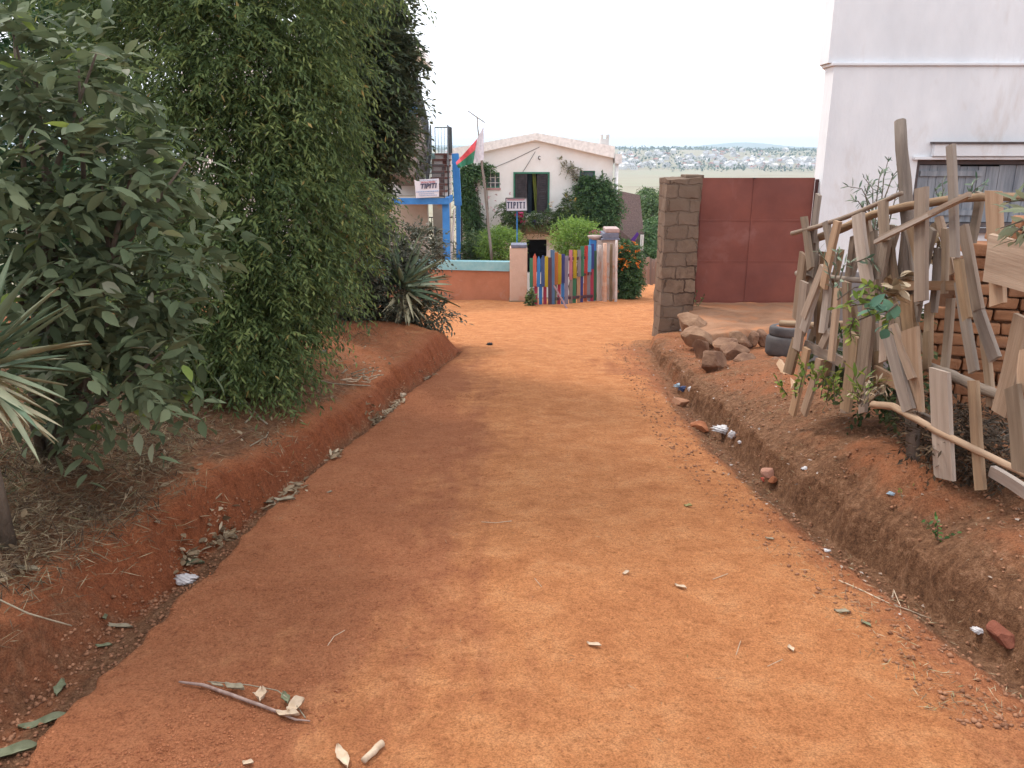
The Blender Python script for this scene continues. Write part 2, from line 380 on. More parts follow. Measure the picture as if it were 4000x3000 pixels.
def leaves(name, P, D, L, W, mat, parent=None, kind='thin', rnd=None, up=None, droopz=1.0):
    n = len(P); T, Fs = TPL[kind]; D = nrm(D)
    U = (np.array([0, 0, 1.0]) + rng.normal(0, .45, (n, 3))) if up is None else up
    Sd = nrm(np.cross(D, U)); N = np.cross(Sd, D)
    zs = L if kind == 'sword' else W
    V = P[:, None, :] + D[:, None, :] * (T[None, :, 0, None] * L[:, None, None]) + Sd[:, None, :] * (T[None, :, 1, None] * W[:, None, None]) + N[:, None, :] * (T[None, :, 2, None] * zs[:, None, None] * droopz)
    k = len(T); F = [(f[None] + (np.arange(n) * k)[:, None, None]).reshape(-1, f.shape[1]) for f in Fs]
    r = rng.random(n) if rnd is None else rnd
    return npmesh(name, V.reshape(-1, 3), F, mat, parent, {'rnd': np.repeat(r, k)}, smooth=(kind != 'thin'))
def blobs(spec):
    """[(u,v,Y,ru,rv,rdepth)] -> centres and radii in metres"""
    C = []; Rr = []
    for u, v, Y, ru, rv, rd in spec:
        C.append(at(u, v, Y)); Rr.append((pxm(Y, ru), rd, pxm(Y, rv)))
    return np.array([tuple(c) for c in C]), np.array(Rr)
def crown(name, spec, ntw, nl, tl, L, W, mat, parent, kind='thin', droop=.5, shell=.45, out_=.6, clump=.5, zmin=None, yel=.0, spread=.8):
    C, Rr = blobs(spec) if not isinstance(spec, tuple) else spec
    vol = Rr.prod(1) ** .67; idx = rng.choice(len(C), ntw, p=vol / vol.sum())
    d = nrm(rng.normal(size=(ntw, 3))); rad = (shell + (1 - shell) * rng.random(ntw) ** .6)
    # clumpy: radius modulated by direction noise
    lump = 1 + clump * (vn(d[:, 0] * 3 + idx * 7, d[:, 2] * 3 + d[:, 1] * 3, 77) + .6 * vn(d[:, 0] * 8 + idx * 3, d[:, 2] * 8 + d[:, 1] * 5, 78))
    B = C[idx] + d * Rr[idx] * (rad * lump)[:, None]
    dirn = nrm(d * out_ + rng.normal(0, .35, (ntw, 3)) + np.array([0, 0, .1]))
    s = (np.arange(nl) + .5) / nl * tl
    s = s[None, :] * rng.uniform(.6, 1.3, (ntw, 1))
    P = B[:, None] + dirn[:, None] * s[:, :, None]; P[:, :, 2] -= droop * s ** 2 / tl
    tang = dirn[:, None] - np.array([0, 0, 1.0]) * (2 * droop * s / tl)[:, :, None]; tang = nrm(tang)
    side = nrm(np.cross(dirn, np.array([0, 0, 1.0]) + rng.normal(0, .3, (ntw, 3))))[:, None]
    sg = np.where(np.arange(nl) % 2, 1, -1)[None, :, None]
    D = nrm(tang * (1 - spread * .35) + side * sg * spread + rng.normal(0, .22, (ntw, nl, 3)) - np.array([0, 0, droop * .35]))
    P = P.reshape(-1, 3); D = D.reshape(-1, 3); n = len(P)
    rn = np.clip(np.repeat(rng.random(ntw), nl) * .55 + rng.random(n) * .35, 0, .93)
    y = rng.random(n) < yel; rn[y] = 1.0
    keep = np.ones(n, bool)
    if zmin is not None: keep = P[:, 2] > zmin(P)
    Lr = L * rng.uniform(.65, 1.25, n); Wr = W * rng.uniform(.7, 1.2, n)
    return leaves(name, P[keep], D[keep], Lr[keep], Wr[keep], mat, parent, kind, rn[keep])
def limbs(name, base_, tips, r0, mat, parent, n=6):
    mb = MB(); base_ = Vector(base_)
    for t in tips:
        t = Vector(t); m1 = base_.lerp(t, .35) + Vector((random.uniform(-.1, .1), random.uniform(-.1, .1), .1)); m2 = base_.lerp(t, .7) + Vector((random.uniform(-.12, .12), random.uniform(-.12, .12), .05))
        mb.tube([base_, m1, m2, t], [r0, r0 * .7, r0 * .45, r0 * .15], n, 0, .1)
    return mb.build(name, mat, parent, smooth=True)
HAZE = 2.7e-4
# ================================================================== GROUND
GM = ground_mat()
ys = [0.35]
while ys[-1] < 32: ys.append(ys[-1] + max(.012, ys[-1] * .0052))
while ys[-1] < 5600: ys.append(ys[-1] * 1.035)
ys = np.array([-60, -20, -6, -2, -.5, 0, .2] + ys); yk = np.maximum(ys, .0)
Xk, Hk = knots(yk); Xk = np.array(Xk); Hk = np.array(Hk)
cols = []; offs = []; segid = []
for s_, nseg in enumerate(SEG):
    for k in range(nseg):
        f = k / nseg; cols.append(Xk[s_] * (1 - f) + Xk[s_ + 1] * f); offs.append(Hk[s_] * (1 - f) + Hk[s_ + 1] * f); segid.append(s_)
cols.append(Xk[-1]); offs.append(Hk[-1]); segid.append(19)
wide = np.maximum(1, ys / 9.0)[None]
cols = np.array(cols); offs = np.array(offs)
wf = sst(16, 34, ys)[None]
ev = np.linspace(-16, 16, len(cols))[:, None] * np.maximum(1, ys[None] / 14)
cols = cols * (1 - wf) + ev * wf
outs = [3, 8, 20, 60, 160, 420, 1100, 2600, 5600]
cols = np.vstack([cols[0][None] - np.array(outs[::-1])[:, None], cols, cols[-1][None] + np.array(outs)[:, None]])
cols = np.clip(cols, -5800, 5800)
offs = np.vstack([np.repeat(offs[:1], 9, 0), offs, np.repeat(offs[-1:], 9, 0)]) * (1 - sst(22, 30, ys))[None]
YY = np.repeat(ys[None], len(cols), 0)
nearw = 1 - sst(25, 60, YY)
ot = sst(.05, .2, np.abs(offs)) * nearw
rough_ = np.where(offs > .1, .8, 0) + np.where(offs < -.03, .5, 0) + .12
BB = bumps(cols, YY, rough_) * nearw
jx = (vn(YY * 5, cols * 2, 90) * .06 + vn(YY * 11, cols * 2, 91) * .06 + vn(YY * 30, cols * 5, 92) * .035) * np.exp(-((offs - .1) / .14) ** 2) * nearw * (YY < 13)
ZZ = base(cols, YY) + offs + mound(cols, YY) + fbm(cols, YY, 1.1, 3, 11) * .02 * nearw + BB * .9
xl, xf_, xt_ = [knots(yk)[0][i] for i in (7, 5, 4)]; xr, xrf, xrt = [knots(yk)[0][i] for i in (13, 15, 16)]
track = 1.0 * np.exp(-((cols - .4 - .0 * YY) / (.95)) ** 2) + .8 * np.exp(-((cols - 1.05) / .45) ** 2) * (YY < 9) + .6 * sst(9, 12, YY)
track = track * (1 - sst(1.3, 2.2, np.abs(cols)) * (YY < 9.5)) + .25 * sst(12, 14, YY)
track = track - .12 * sst(.1, -.9, cols) * (1 - sst(7, 9.5, YY)) + .25 * vn(cols * 2.2, YY * .8, 41)
cut = np.clip(np.exp(-((cols - (xf_ + xt_)[None] / 2) / .1) ** 2) * 1.2, 0, 1) * (YY < 12) + .7 * np.exp(-((cols - (xf_[None])) / .1) ** 2) * (YY < 12) * 1.0
cut = np.clip(cut, 0, 1)
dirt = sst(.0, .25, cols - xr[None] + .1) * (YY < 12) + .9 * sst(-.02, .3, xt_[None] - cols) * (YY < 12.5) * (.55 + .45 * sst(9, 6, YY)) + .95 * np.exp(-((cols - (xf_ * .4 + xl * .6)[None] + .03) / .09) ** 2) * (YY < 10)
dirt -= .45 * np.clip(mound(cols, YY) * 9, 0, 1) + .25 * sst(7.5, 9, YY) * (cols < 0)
dirt = dirt * np.where(cols > 0, .72, 1) + .75 * np.exp(-((cols - (xrf + .03)[None]) / .09) ** 2) * (YY < 11)  # also darkens a band along the right ditch wall
dirt = dirt + .6 * cut * (1 - sst(2.8, 4.0, YY)) * (cols < 0)  # darker, browner near face of the left bank
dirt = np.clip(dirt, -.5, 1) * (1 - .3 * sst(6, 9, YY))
field = sst(26, 40, YY) + .5 * sst(20, 22, YY) * (cols < 2)
nx, ny = cols.shape
V = np.stack([cols + jx, YY, ZZ], -1).reshape(-1, 3)
I = (np.arange(nx - 1)[:, None] * ny + np.arange(ny - 1)[None]).ravel()
F = np.stack([I, I + ny, I + ny + 1, I + 1], 1)
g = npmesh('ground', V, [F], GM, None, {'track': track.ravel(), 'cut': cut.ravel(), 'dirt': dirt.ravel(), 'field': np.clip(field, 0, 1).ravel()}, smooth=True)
tag(g, 'rutted orange laterite dirt road between ditches and banks', 'ground', kind='structure')

# clods and grit on the soil (uncountable)
def octa(P, r):
    n = len(P); T = np.array([(1, 0, 0), (0, 1, 0), (-1, 0, 0), (0, -1, 0), (0, 0, .75), (0, 0, -.75)], float)
    Vv = T[None] * r[:, None, None] * rng.uniform(.55, 1.3, (n, 6, 1)); a = rng.random(n) * 6.28; ca, sa = np.cos(a), np.sin(a)
    x = Vv[..., 0] * ca[:, None] - Vv[..., 1] * sa[:, None]; y = Vv[..., 0] * sa[:, None] + Vv[..., 1] * ca[:, None]
    Vv = np.stack([x, y, Vv[..., 2]], -1) + P[:, None]
    f = np.array([(0, 1, 4), (1, 2, 4), (2, 3, 4), (3, 0, 4), (1, 0, 5), (2, 1, 5), (3, 2, 5), (0, 3, 5)])
    return Vv.reshape(-1, 3), (f[None] + (np.arange(n) * 6)[:, None, None]).reshape(-1, 3)
Hgrid_cache = {}
def Hv(x, y):      # vectorised bilinear lookup on the real ground mesh
    yi = np.clip(np.searchsorted(ys, y) - 1, 0, ny - 2); fy = (y - ys[yi]) / (ys[yi + 1] - ys[yi])
    z = np.empty(len(x))
    for q in range(len(x)):
        c0 = cols[:, yi[q]]; z0 = np.interp(x[q], c0, ZZ[:, yi[q]]); z1 = np.interp(x[q], cols[:, yi[q] + 1], ZZ[:, yi[q] + 1]); z[q] = z0 * (1 - fy[q]) + z1 * fy[q]
    return z
def Hs(x, y): return float(Hv(np.array([float(x)]), np.array([float(y)]))[0])
def scatter(n, x0, x1, y0, y1, p=1.6):
    y = y0 + (y1 - y0) * rng.random(n) ** p; x = rng.uniform(0, 1, n) * (x1(y) - x0(y)) + x0(y); return x, y
fx = lambda i: (lambda y: knots(y)[0][i])
M_clod = pm('clod_soil', (.24, .08, .036), (.45, .18, .085), 9, .95, .6, .01, 80)
M_clod2 = pm('dirt_clod', (.2, .09, .05), (.42, .21, .12), 9, .95, .6, .01, 80)
sets = []
x, y = scatter(5000, lambda y: fx(5)(y) - .06, lambda y: fx(6)(y) + .02, 1.9, 11, 1.4); r = .0045 * rng.uniform(.3, 1.8, 5000) ** 2; vz = octa(np.stack([x, y, Hv(x, y) + r * .3], 1), r)
tag(npmesh('ditch_crumbs', vz[0], [vz[1]], M_clod2), 'dark crumbled soil lying along the floor of the left ditch', 'soil crumbs', kind='stuff')
for n_, a, b_, y0, y1, r0, p in ((14000, fx(7), lambda y: fx(7)(y) + .95, 1.7, 8, .0042, 1.9), (5000, fx(7), fx(13), 1.7, 9, .0026, 1.4)):
    x, y = scatter(n_, a, b_, y0, y1, p); r = r0 * rng.uniform(.4, 1.5, n_) ** 1.5; keep = vn(x * 3, y * 3, 55) + .5 * vn(x * 11, y * 11, 56) > -.05; x, y, r = x[keep], y[keep], r[keep]
    sets.append(octa(np.stack([x, y, Hv(x, y) + r * .1], 1), r))
k0 = len(sets[0][0])
tag(npmesh('soil_crumbs', np.vstack([sets[0][0], sets[1][0]]), [np.vstack([sets[0][1], sets[1][1] + k0])], M_clod), 'fine red soil crumbs strewn over the road surface', 'soil crumbs', kind='stuff')
x, y = scatter(8000, lambda y: fx(13)(y) - .3, lambda y: fx(16)(y) + .6, 2.2, 12, 1.5); r = .003 * rng.uniform(.3, 1.8, 8000) ** 2.7
v1 = octa(np.stack([x, y, Hv(x, y) + r * .3], 1), r)
tag(npmesh('gravel', v1[0], [v1[1]], M_clod2), 'brown clods and small stones along the right ditch', 'gravel', kind='stuff')

# ================================================================== HOUSE WITH GABLE (tipiti)
M_white = pm('lime_wash', (.76, .74, .72), (.86, .85, .84), 1.4, .9, .3, .02, 14, c3=(.62, .53, .48), s3=(.64, .82), sc3=.9)
M_lav = pm('whitewashed_plaster', (.63, .645, .675), (.765, .775, .80), 1.1, .92, .5, .02, 9, stretch=(1, 1, .45), c3=(.55, .50, .47), s3=(.54, .76), sc3=1.3)
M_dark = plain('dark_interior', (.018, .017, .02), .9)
M_green = plain('green_paint', (.05, .2, .13)); M_whitep = plain('white_paint', (.72, .72, .72))
M_shut = pm('dark_shutter_wood', (.035, .03, .034), (.075, .06, .065), 6, .7, .3, .01, 40)
M_glass = plain('grey_window_glass', (.10, .14, .16), .15, .6)
M_trim = plain('cream_render', (.82, .80, .78), .9)
M_brown = pm('mossy_render', (.12, .10, .06), (.26, .18, .12), 3, .95, .6, .03, 18)
YH = 30.0
def hx(x, y=30): return at(*ZH(x, y), YH).x
def hz(y): return at(*ZH(745, y), YH).z
def walls(mb, x0, x1, z0, z1, y, th, holes):
    xs = sorted({x0, x1, *[h[0] for h in holes], *[h[1] for h in holes]}); zs = sorted({z0, z1, *[h[2] for h in holes], *[h[3] for h in holes]})
    for i in range(len(xs) - 1):
        for j in range(len(zs) - 1):
            cx, cz = (xs[i] + xs[i + 1]) / 2, (zs[j] + zs[j + 1]) / 2
            if any(h[0] < cx < h[1] and h[2] < cz < h[3] for h in holes): continue
            mb.box(xs[i], xs[i + 1], y, y + th, zs[j], zs[j + 1])
house = empty('gabled_house', ((hx(-100) + hx(1690)) / 2, YH, base(np.array([0.]), np.array([30.]))[0]), 'two storey white house with a low gable, creepers on both sides and a flowery balcony', 'house')
HL, HR = at(990, 400, YH).x, hx(1690)
zg = float(base(np.array([0.]), np.array([30.]))[0]) - .6
holes = [(hx(145), hx(310), hz(780), hz(595)), (hx(498), hx(900), hz(1090), hz(610)), (hx(1285), hx(1475), hz(760), hz(575)), (hx(160), hx(300), hz(1400), hz(1290)), (hx(645), hx(895), hz(1800), hz(1400))]
mb = MB(); eave = hz(415); walls(mb, HL, HR, zg, eave, YH, .25, holes)
ax = hx(745); lx = HL
mb.prism([(HL, eave), (HR, eave), (ax, hz(200)), ], YH, YH + .25)
mb.box(HL, HL + .25, YH + .25, YH + 8, zg, eave); mb.box(HR - .25, HR, YH + .25, YH + 8, zg, eave); mb.box(HL + .25, HR - .25, YH + 7.75, YH + 8, zg, eave)
mb.build('wall', M_white, house)
mb = MB(); tf = .0
za, ze = hz(120), hz(340); zl = hz(415)
le = HL - .25; re = HR + .02
slope_l = (hz(200) - zl) / (ax - HL)
mb.prism([(le, zl - .06), (ax, hz(200) - .02), (re, zl - .03), (re, zl + .42 - .03), (ax, za), (le, zl + .30)], YH - .22, YH + 8.2)
mb.build('roof', M_trim, house)
mb = MB(); mb.box(hx(1550), hx(1655), YH + .6, YH + 1.1, hz(345), hz(190)); mb.box(hx(1558), hx(1582), YH + .6, YH + 1.1, hz(190), hz(135)); mb.box(hx(1635), hx(1657), YH + .6, YH + 1.1, hz(190), hz(135))
mb.build('chimney', pm('sooty_render', (.4, .38, .37), (.55, .53, .52), 2, .9), house)
mb = MB(); mb.box(hx(1690) + .03, hx(1782), YH - .3, YH + .6, hz(488), hz(372)); mb.build('roof_corner_box', M_whitep, house)
mb = MB(); mb.tube([(hx(1730), YH - .12, hz(488)), (hx(1722), YH - .12, zg)], .07, 8); mb.build('drainpipe', M_whitep, house, True)
# windows
def window(h, fm, pm_, nb, hb, sill=None):
    t = .045; y = YH + .06; mb = MB(); x0, x1, z0, z1 = h
    for a in ((x0, x0 + t, z0, z1), (x1 - t, x1, z0, z1), (x0 + t, x1 - t, z1 - t, z1), (x0 + t, x1 - t, z0, z0 + t)): mb.box(a[0], a[1], y, y + .08, a[2], a[3])
    f = mb.build('window', fm, house)
    mb = MB(); mb.box(x0 + t, x1 - t, y + .05, y + .07, z0 + t, z1 - t); mb.build('pane', M_glass, f)
    mb = MB()
    for k in range(1, nb): xx = x0 + (x1 - x0) * k / nb; mb.box(xx - .014, xx + .014, y - .03, y - .005, z0, z1)
    for k in range(1, hb): zz = z0 + (z1 - z0) * k / hb; mb.box(x0, x1, y - .028, y - .007, zz - .012, zz + .012)
    mb.build('window_bars', M_whitep, f)
    if sill: mb = MB(); mb.box(x0 - .04, x1 + .04, YH - .05, YH - .003, z0 - .07, z0 - .0); mb.build('sill', sill, f)
window(holes[0], M_green, M_glass, 3, 3, plain('pink_sill', (.55, .3, .3)))
window(holes[2], M_green, M_glass, 1, 1)
window(holes[3], M_whitep, M_glass, 3, 2)
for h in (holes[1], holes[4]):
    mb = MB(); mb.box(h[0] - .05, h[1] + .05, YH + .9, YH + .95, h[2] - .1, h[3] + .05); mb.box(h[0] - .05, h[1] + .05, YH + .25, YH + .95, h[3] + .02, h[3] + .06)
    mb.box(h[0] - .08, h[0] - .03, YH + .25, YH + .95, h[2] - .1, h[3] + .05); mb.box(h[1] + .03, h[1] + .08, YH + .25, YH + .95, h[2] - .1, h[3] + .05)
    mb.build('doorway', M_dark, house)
h = holes[1]; t = .06; mb = MB(); mb.box(h[0] - t, h[0], YH - .04, YH + .1, h[2], h[3] + t); mb.box(h[1], h[1] + t, YH - .04, YH + .1, h[2], h[3] + t); mb.box(h[0], h[1], YH - .04, YH + .1, h[3], h[3] + t); fr = mb.build('door_frame', M_green, house)
for a, b_ in ((498, 645), (760, 898)):
    x0, x1 = hx(a) + .02, hx(b_); mb = MB(); z0, z1 = h[2] + .02, h[3] - .02
    mb.box(x0, x0 + .06, YH + .0, YH + .05, z0, z1); mb.box(x1 - .06, x1, YH, YH + .05, z0, z1)
    nsl = 22
    for k in range(nsl):
        z = z0 + (z1 - z0) * (k + .5) / nsl; mb.add([(x0 + .06, YH + .004, z - .032), (x1 - .06, YH + .004, z - .032), (x1 - .06, YH + .045, z + .035), (x0 + .06, YH + .045, z + .035), (x0 + .06, YH + .012, z - .038), (x1 - .06, YH + .012, z - .038), (x1 - .06, YH + .049, z + .03), (x0 + .06, YH + .049, z + .03)], [(0, 1, 2, 3), (4, 7, 6, 5), (0, 4, 5, 1), (3, 2, 6, 7)])
    for k in (.0, .5, .97): mb.box(x0 + .06, x1 - .06, YH, YH + .048, z0 + (z1 - z0) * k, z0 + (z1 - z0) * k + .05)
    mb.build('shutter', M_shut, house)
def cloth_strip(name, x0, x1, z0, z1, y, mat, par, nf=5, amp=.03, shift=0):
    U, W_ = np.meshgrid(np.linspace(0, 1, 24), np.linspace(0, 1, 12), indexing='ij')
    X_ = x0 + (x1 - x0) * U + shift * (1 - W_); Z_ = z1 + (z0 - z1) * (1 - W_) * 1.0; Yv = y + amp * np.sin(U * nf * 6.28)
    Vv = np.stack([X_, Yv, Z_], -1).reshape(-1, 3); I = (np.arange(23)[:, None] * 12 + np.arange(11)).ravel(); Vb = Vv + np.array([0, .004, 0]); Ff = np.stack([I, I + 12, I + 13, I + 1], 1)
    return npmesh(name, np.vstack([Vv, Vb]), [np.vstack([Ff, Ff[:, ::-1] + len(Vv)])], mat, par, smooth=True)
cloth_strip('curtain', hx(655), hx(705), h[2], h[3], YH + .2, plain('dark_blue_cloth', (.04, .06, .08)), house)
cloth_strip('curtain', hx(708), hx(752), h[2], h[3], YH + .16, plain('yellow_green_cloth', (.22, .25, .05)), house, 2, .03, .12)
# porch lamp
c = at(*ZH(790, 420), YH - .1); mb = MB()
mb.tube([c + Vector((math.cos(a) * .04, 0, math.sin(a) * .06)) for a in np.linspace(.7, 5.6, 12)], .014, 6); o = mb.build('wall_lamp', M_dark, house)
mb = MB(); mb.tube([c + Vector((0, -.02, .04)), c + Vector((0, -.02, 0)), c + Vector((0, -.02, -.04))], [.014, .026, .014], 10); mb.build('lamp_globe', M_whitep, o, True)
# wires on the gable
for pts in (((230, 545), (480, 440), (790, 290)), ((590, 590), (660, 480), (740, 345))):
    mb = MB(); mb.tube([at(*ZH(*p), YH - .02) for p in pts], .008, 5); mb.build('cable', M_dark, house)
# balcony
bx0, bx1 = hx(470), hx(1090)
mb = MB(); mb.box(bx0, bx1, YH - 1.0, YH - .004, hz(1300), hz(1240)); mb.box(bx0, bx1, YH - 1.0, YH - .9, hz(1240), hz(1195)); bal = mb.build('balcony', M_brown, house, bev=.02)
mb = MB(); n = 14
pl = [(bx0 - .35 + (bx1 - bx0 + .5) * k / n, hz(1300) - .004 - .32 * abs(2 * k / n - 1) ** 2) for k in range(n + 1)] + [(bx1 + .15, hz(1302)), (bx0 - .35, hz(1302))]
mb.prism(pl, YH - .8, YH - .01); mb.build('balcony_arch', M_brown, house)
# creepers and balcony plants
LF_vine = leafmat('creeper_leaves', [(0, (.045, .09, .04)), (.5, (.08, .16, .06)), (1, (.16, .25, .09))])
LF_bright = leafmat('lime_green_leaves', [(0, (.08, .15, .03)), (.5, (.2, .33, .06)), (1, (.38, .5, .12))])
LF_mid = leafmat('garden_leaves', [(0, (.04, .07, .03)), (.5, (.08, .14, .05)), (1, (.2, .24, .08))])
M_bark = pm('bark', (.07, .05, .038), (.19, .15, .115), 7, .95, .8, .02, 35, stretch=(1, 1, .3))
M_pink = plain('pink_petals', (.62, .07, .2)); M_red = plain('red_petals', (.6, .04, .06)); M_orange = leafmat('orange_petals', [(0, (.5, .1, .01)), (.5, (.75, .2, .02)), (1, (.85, .35, .05))]); M_palepink = plain('pale_pink_petals', (.62, .42, .45))
def v5(x, y): return ZH(x, y)
def blobZ(f, lst): return [(*f(x, y), Y, rx, ry, rd) for x, y, Y, rx, ry, rd in lst]
def plant(name, label, cat, spec, ntw, nl, tl, L, W, mat, base_pt, kind='thin', group=None, stemr=.03, **k):
    e = empty(name, base_pt, label, cat, group)
    C, _ = blobs(spec); limbs('stem', base_pt, [tuple(c) for c in C] * 2, stemr, M_bark, e, 5)
    crown('foliage', spec, ntw, nl, tl, L, W, mat, e, kind, **k)
    return e
zb = lambda Y, x=0: float(base(np.array([float(x)]), np.array([float(Y)]))[0])
plant('creeper', 'dense green creeper covering the right end of the white house front under the green window', 'creeper',
      blobZ(ZH, [(1440, 860, 29.7, 34, 30, .35), (1520, 950, 29.7, 42, 48, .4), (1480, 1120, 29.6, 44, 45, .45), (1590, 1100, 29.7, 25, 45, .35), (1350, 950, 29.8, 12, 40, .2), (1330, 740, 29.8, 10, 14, .2)]),
      2300, 10, .35, .10, .05, LF_vine, (hx(1480), 29.7, zg + .5), droop=.5, clump=.35, shell=.3)
plant('creeper', 'green creeper climbing the left end of the white house behind the blue posts', 'creeper',
      blobZ(Z1, [(530, 640, 29.7, 16, 12, .3), (590, 608, 29.7, 20, 7, .25), (530, 740, 29.7, 12, 25, .3), (545, 850, 29.7, 15, 25, .3), (575, 960, 29.7, 13, 28, .3), (600, 1050, 29.6, 12, 20, .3), (660, 598, 29.8, 14, 4, .15)]),
      1500, 10, .35, .10, .05, LF_vine, (HL + .9, 29.6, zg + .5), droop=.5, clump=.3, shell=.2)
plant('climbing_plant', 'sparse wilting climber crossing the white gable towards the right window', 'creeper',
      blobZ(ZH, [(1130, 510, 29.85, 8, 5, .08), (1200, 560, 29.85, 9, 5, .08), (1040, 460, 29.85, 7, 3, .06), (1250, 610, 29.85, 7, 9, .08)]), 60, 8, .2, .09, .04, leafmat('dry_vine', [(0, (.15, .13, .08)), (1, (.3, .32, .2))]), (hx(1250), 29.85, hz(700)), stemr=.012)
plant('balcony_plants', 'tangled potted plants spilling over the left half of the dark balcony', 'plant',
      blobZ(ZH, [(400, 1050, 29.2, 18, 13, .3), (470, 1130, 29.1, 20, 15, .3), (600, 1170, 29, 16, 12, .25), (700, 1150, 29, 18, 12, .25), (430, 1230, 29.1, 14, 16, .25), (780, 1170, 29, 20, 10, .2)]), 520, 9, .3, .11, .035, LF_mid, (hx(600), 29.2, hz(1240)), clump=.6)
plant('balcony_plants', 'tall flowering potted plants at the right end of the dark balcony', 'plant',
      blobZ(ZH, [(990, 1120, 29.1, 16, 16, .3), (1120, 1040, 29.1, 16, 22, .3), (1170, 1110, 29.1, 12, 18, .3), (1060, 1190, 29, 20, 10, .25), (890, 1150, 29, 16, 10, .25), (1110, 930, 29.1, 6, 14, .12)]), 560, 9, .3, .11, .035, LF_mid, (hx(1080), 29.2, hz(1240)), clump=.6)
def flowers(name, label, f, pts, Y, r, mat, par=None, n=9):
    for x, y in pts:
        c = np.array(at(*f(x, y), Y)); P = c + rng.normal(0, r * .22, (n, 3))
        o = leaves(name, P, rng.normal(size=(n, 3)), np.full(n, r), np.full(n, r * .9), mat, None, 'thin'); tag(o, label, 'flower', name.replace('_', ' ') + 's of the yard')
flowers('pink_flower', 'bright pink flower clump under the house sign on the balcony', ZH, [(530, 1115), (560, 1105), (585, 1160), (560, 1120)], 28.95, .14, M_pink, None, 16)
flowers('pale_flower', 'small faded pink flower on a thin stem left of the balcony', ZH, [(262, 860), (195, 895), (262, 940), (200, 1020), (245, 1045), (445, 855), (30, 800), (95, 970), (290, 1020)], 29.3, .07, M_palepink, None, 5)
flowers('yellow_flower', 'yellow or rose flower spike at the right end of the balcony', ZH, [(1108, 850), (1110, 875), (1160, 915), (1130, 890), (1220, 930), (930, 950), (925, 985)], 29.2, .08, pm('yellow_petals', (.6, .35, .1), (.7, .5, .15), 3), None, 6)
M_pot = plain('blue_pot', (.08, .1, .35)); 
for i, (x, y, m_, lb) in enumerate(((720, 1185, M_pot, 'small blue flower pot on the balcony edge'), (625, 1195, M_whitep, 'white flower pot beside the pink balcony flowers'), (875, 1195, M_whitep, 'white flower pot right of the blue one on the balcony'))):
    c = at(*ZH(x, y), 29.05); mb = MB(); mb.tube([(c.x, c.y, hz(1195)+.004), (c.x, c.y, hz(1195) + .16), (c.x, c.y, hz(1195) + .19)], [.07, .1, .115], 12); tag(mb.build('flower_pot', m_, None, True), lb, 'flower pot', 'pots on the balcony')

# ================================================================== SCHOOL STAIR BUILDING (blue posts)
M_blue = pm('blue_paint', (.035, .17, .46), (.06, .25, .6), 3, .6, .2, .01, 30, c3=(.2, .3, .42), s3=(.66, .74), sc3=3)
M_beige = pm('beige_render', (.4, .34, .28), (.52, .45, .38), 1.6, .9, .3, .02, 16)
M_taupe = pm('grey_render', (.26, .22, .2), (.36, .31, .29), 1.6, .9, .3, .02, 16)
M_iron = plain('black_iron', (.035, .04, .045), .5, .5)
M_teal = plain('pale_teal_edge', (.45, .66, .66))
M_tread = pm('brick_red_tread', (.16, .07, .06), (.26, .12, .1), 5, .9, .3, .01, 30)
M_riser = pm('pale_riser', (.5, .45, .42), (.66, .6, .58), 5, .9, .3, .01, 30)
sb = at(*Z1(400, 1190), 21.5)
stair = empty('stair_house', (sb.x - .6, 21.5, zb(21.5)), 'building with zigzag outside stairs, blue posts and black railings, half hidden by trees', 'building')
a0, a1 = at(*Z1(60, 785), 20.5), at(*Z1(420, 825), 20.5)
mb = MB(); mb.box(a0.x, a1.x, 20.4, 20.5, a1.z, a0.z); mb.box(a1.x - .1, a1.x, 20.5, 22.0, a1.z, a0.z); mb.build('edge_beam', M_blue, stair)
mb = MB(); mb.box(a0.x, a1.x - .1, 20.5, 22.0, a1.z + .03, a0.z - .01); mb.box(a1.x - .3, a1.x - .1, 20.6, 21.9, a1.z - .12, a1.z + .03); mb.build('landing', M_beige, stair)
c0, c1 = at(*Z1(378, 828), 20.6), at(*Z1(430, 1200), 20.6)
mb = MB(); mb.box(c0.x, c1.x, 20.505, 20.72, zb(21, -2) - .2, a1.z); mb.build('column', M_blue, stair, bev=.01)
mb = MB(); mb.bar(at(*Z1(462, 500), 22.6), at(*Z1(480, 835), 22.3), .19, .16); mb.bar(at(*Z1(481, 830), 22.28), at(*Z1(484, 1230), 22.2), .115, .15); mb.build('column', M_blue, stair, bev=.01)
o = logm('wooden_prop', [at(*Z1(456, 860), 21.6), at(*Z1(434, 1210), 21.2)], .03, M_riser, stair)
# walls
wl = at(*Z1(190, 560), 23); mb = MB(); mb.box(-9, wl.x, 23.2, 23.5, zb(23) - 1, 4.6); mb.box(-9, wl.x - .0, 23.5, 29, 4.3, 4.6); mb.build('wall', M_white, stair)
wl2 = at(*Z1(285, 1000), 22); mb = MB(); mb.box(-6, wl2.x, 22.02, 22.3, zb(22) - 1, a1.z + .02); mb.build('lower_wall', M_beige, stair)
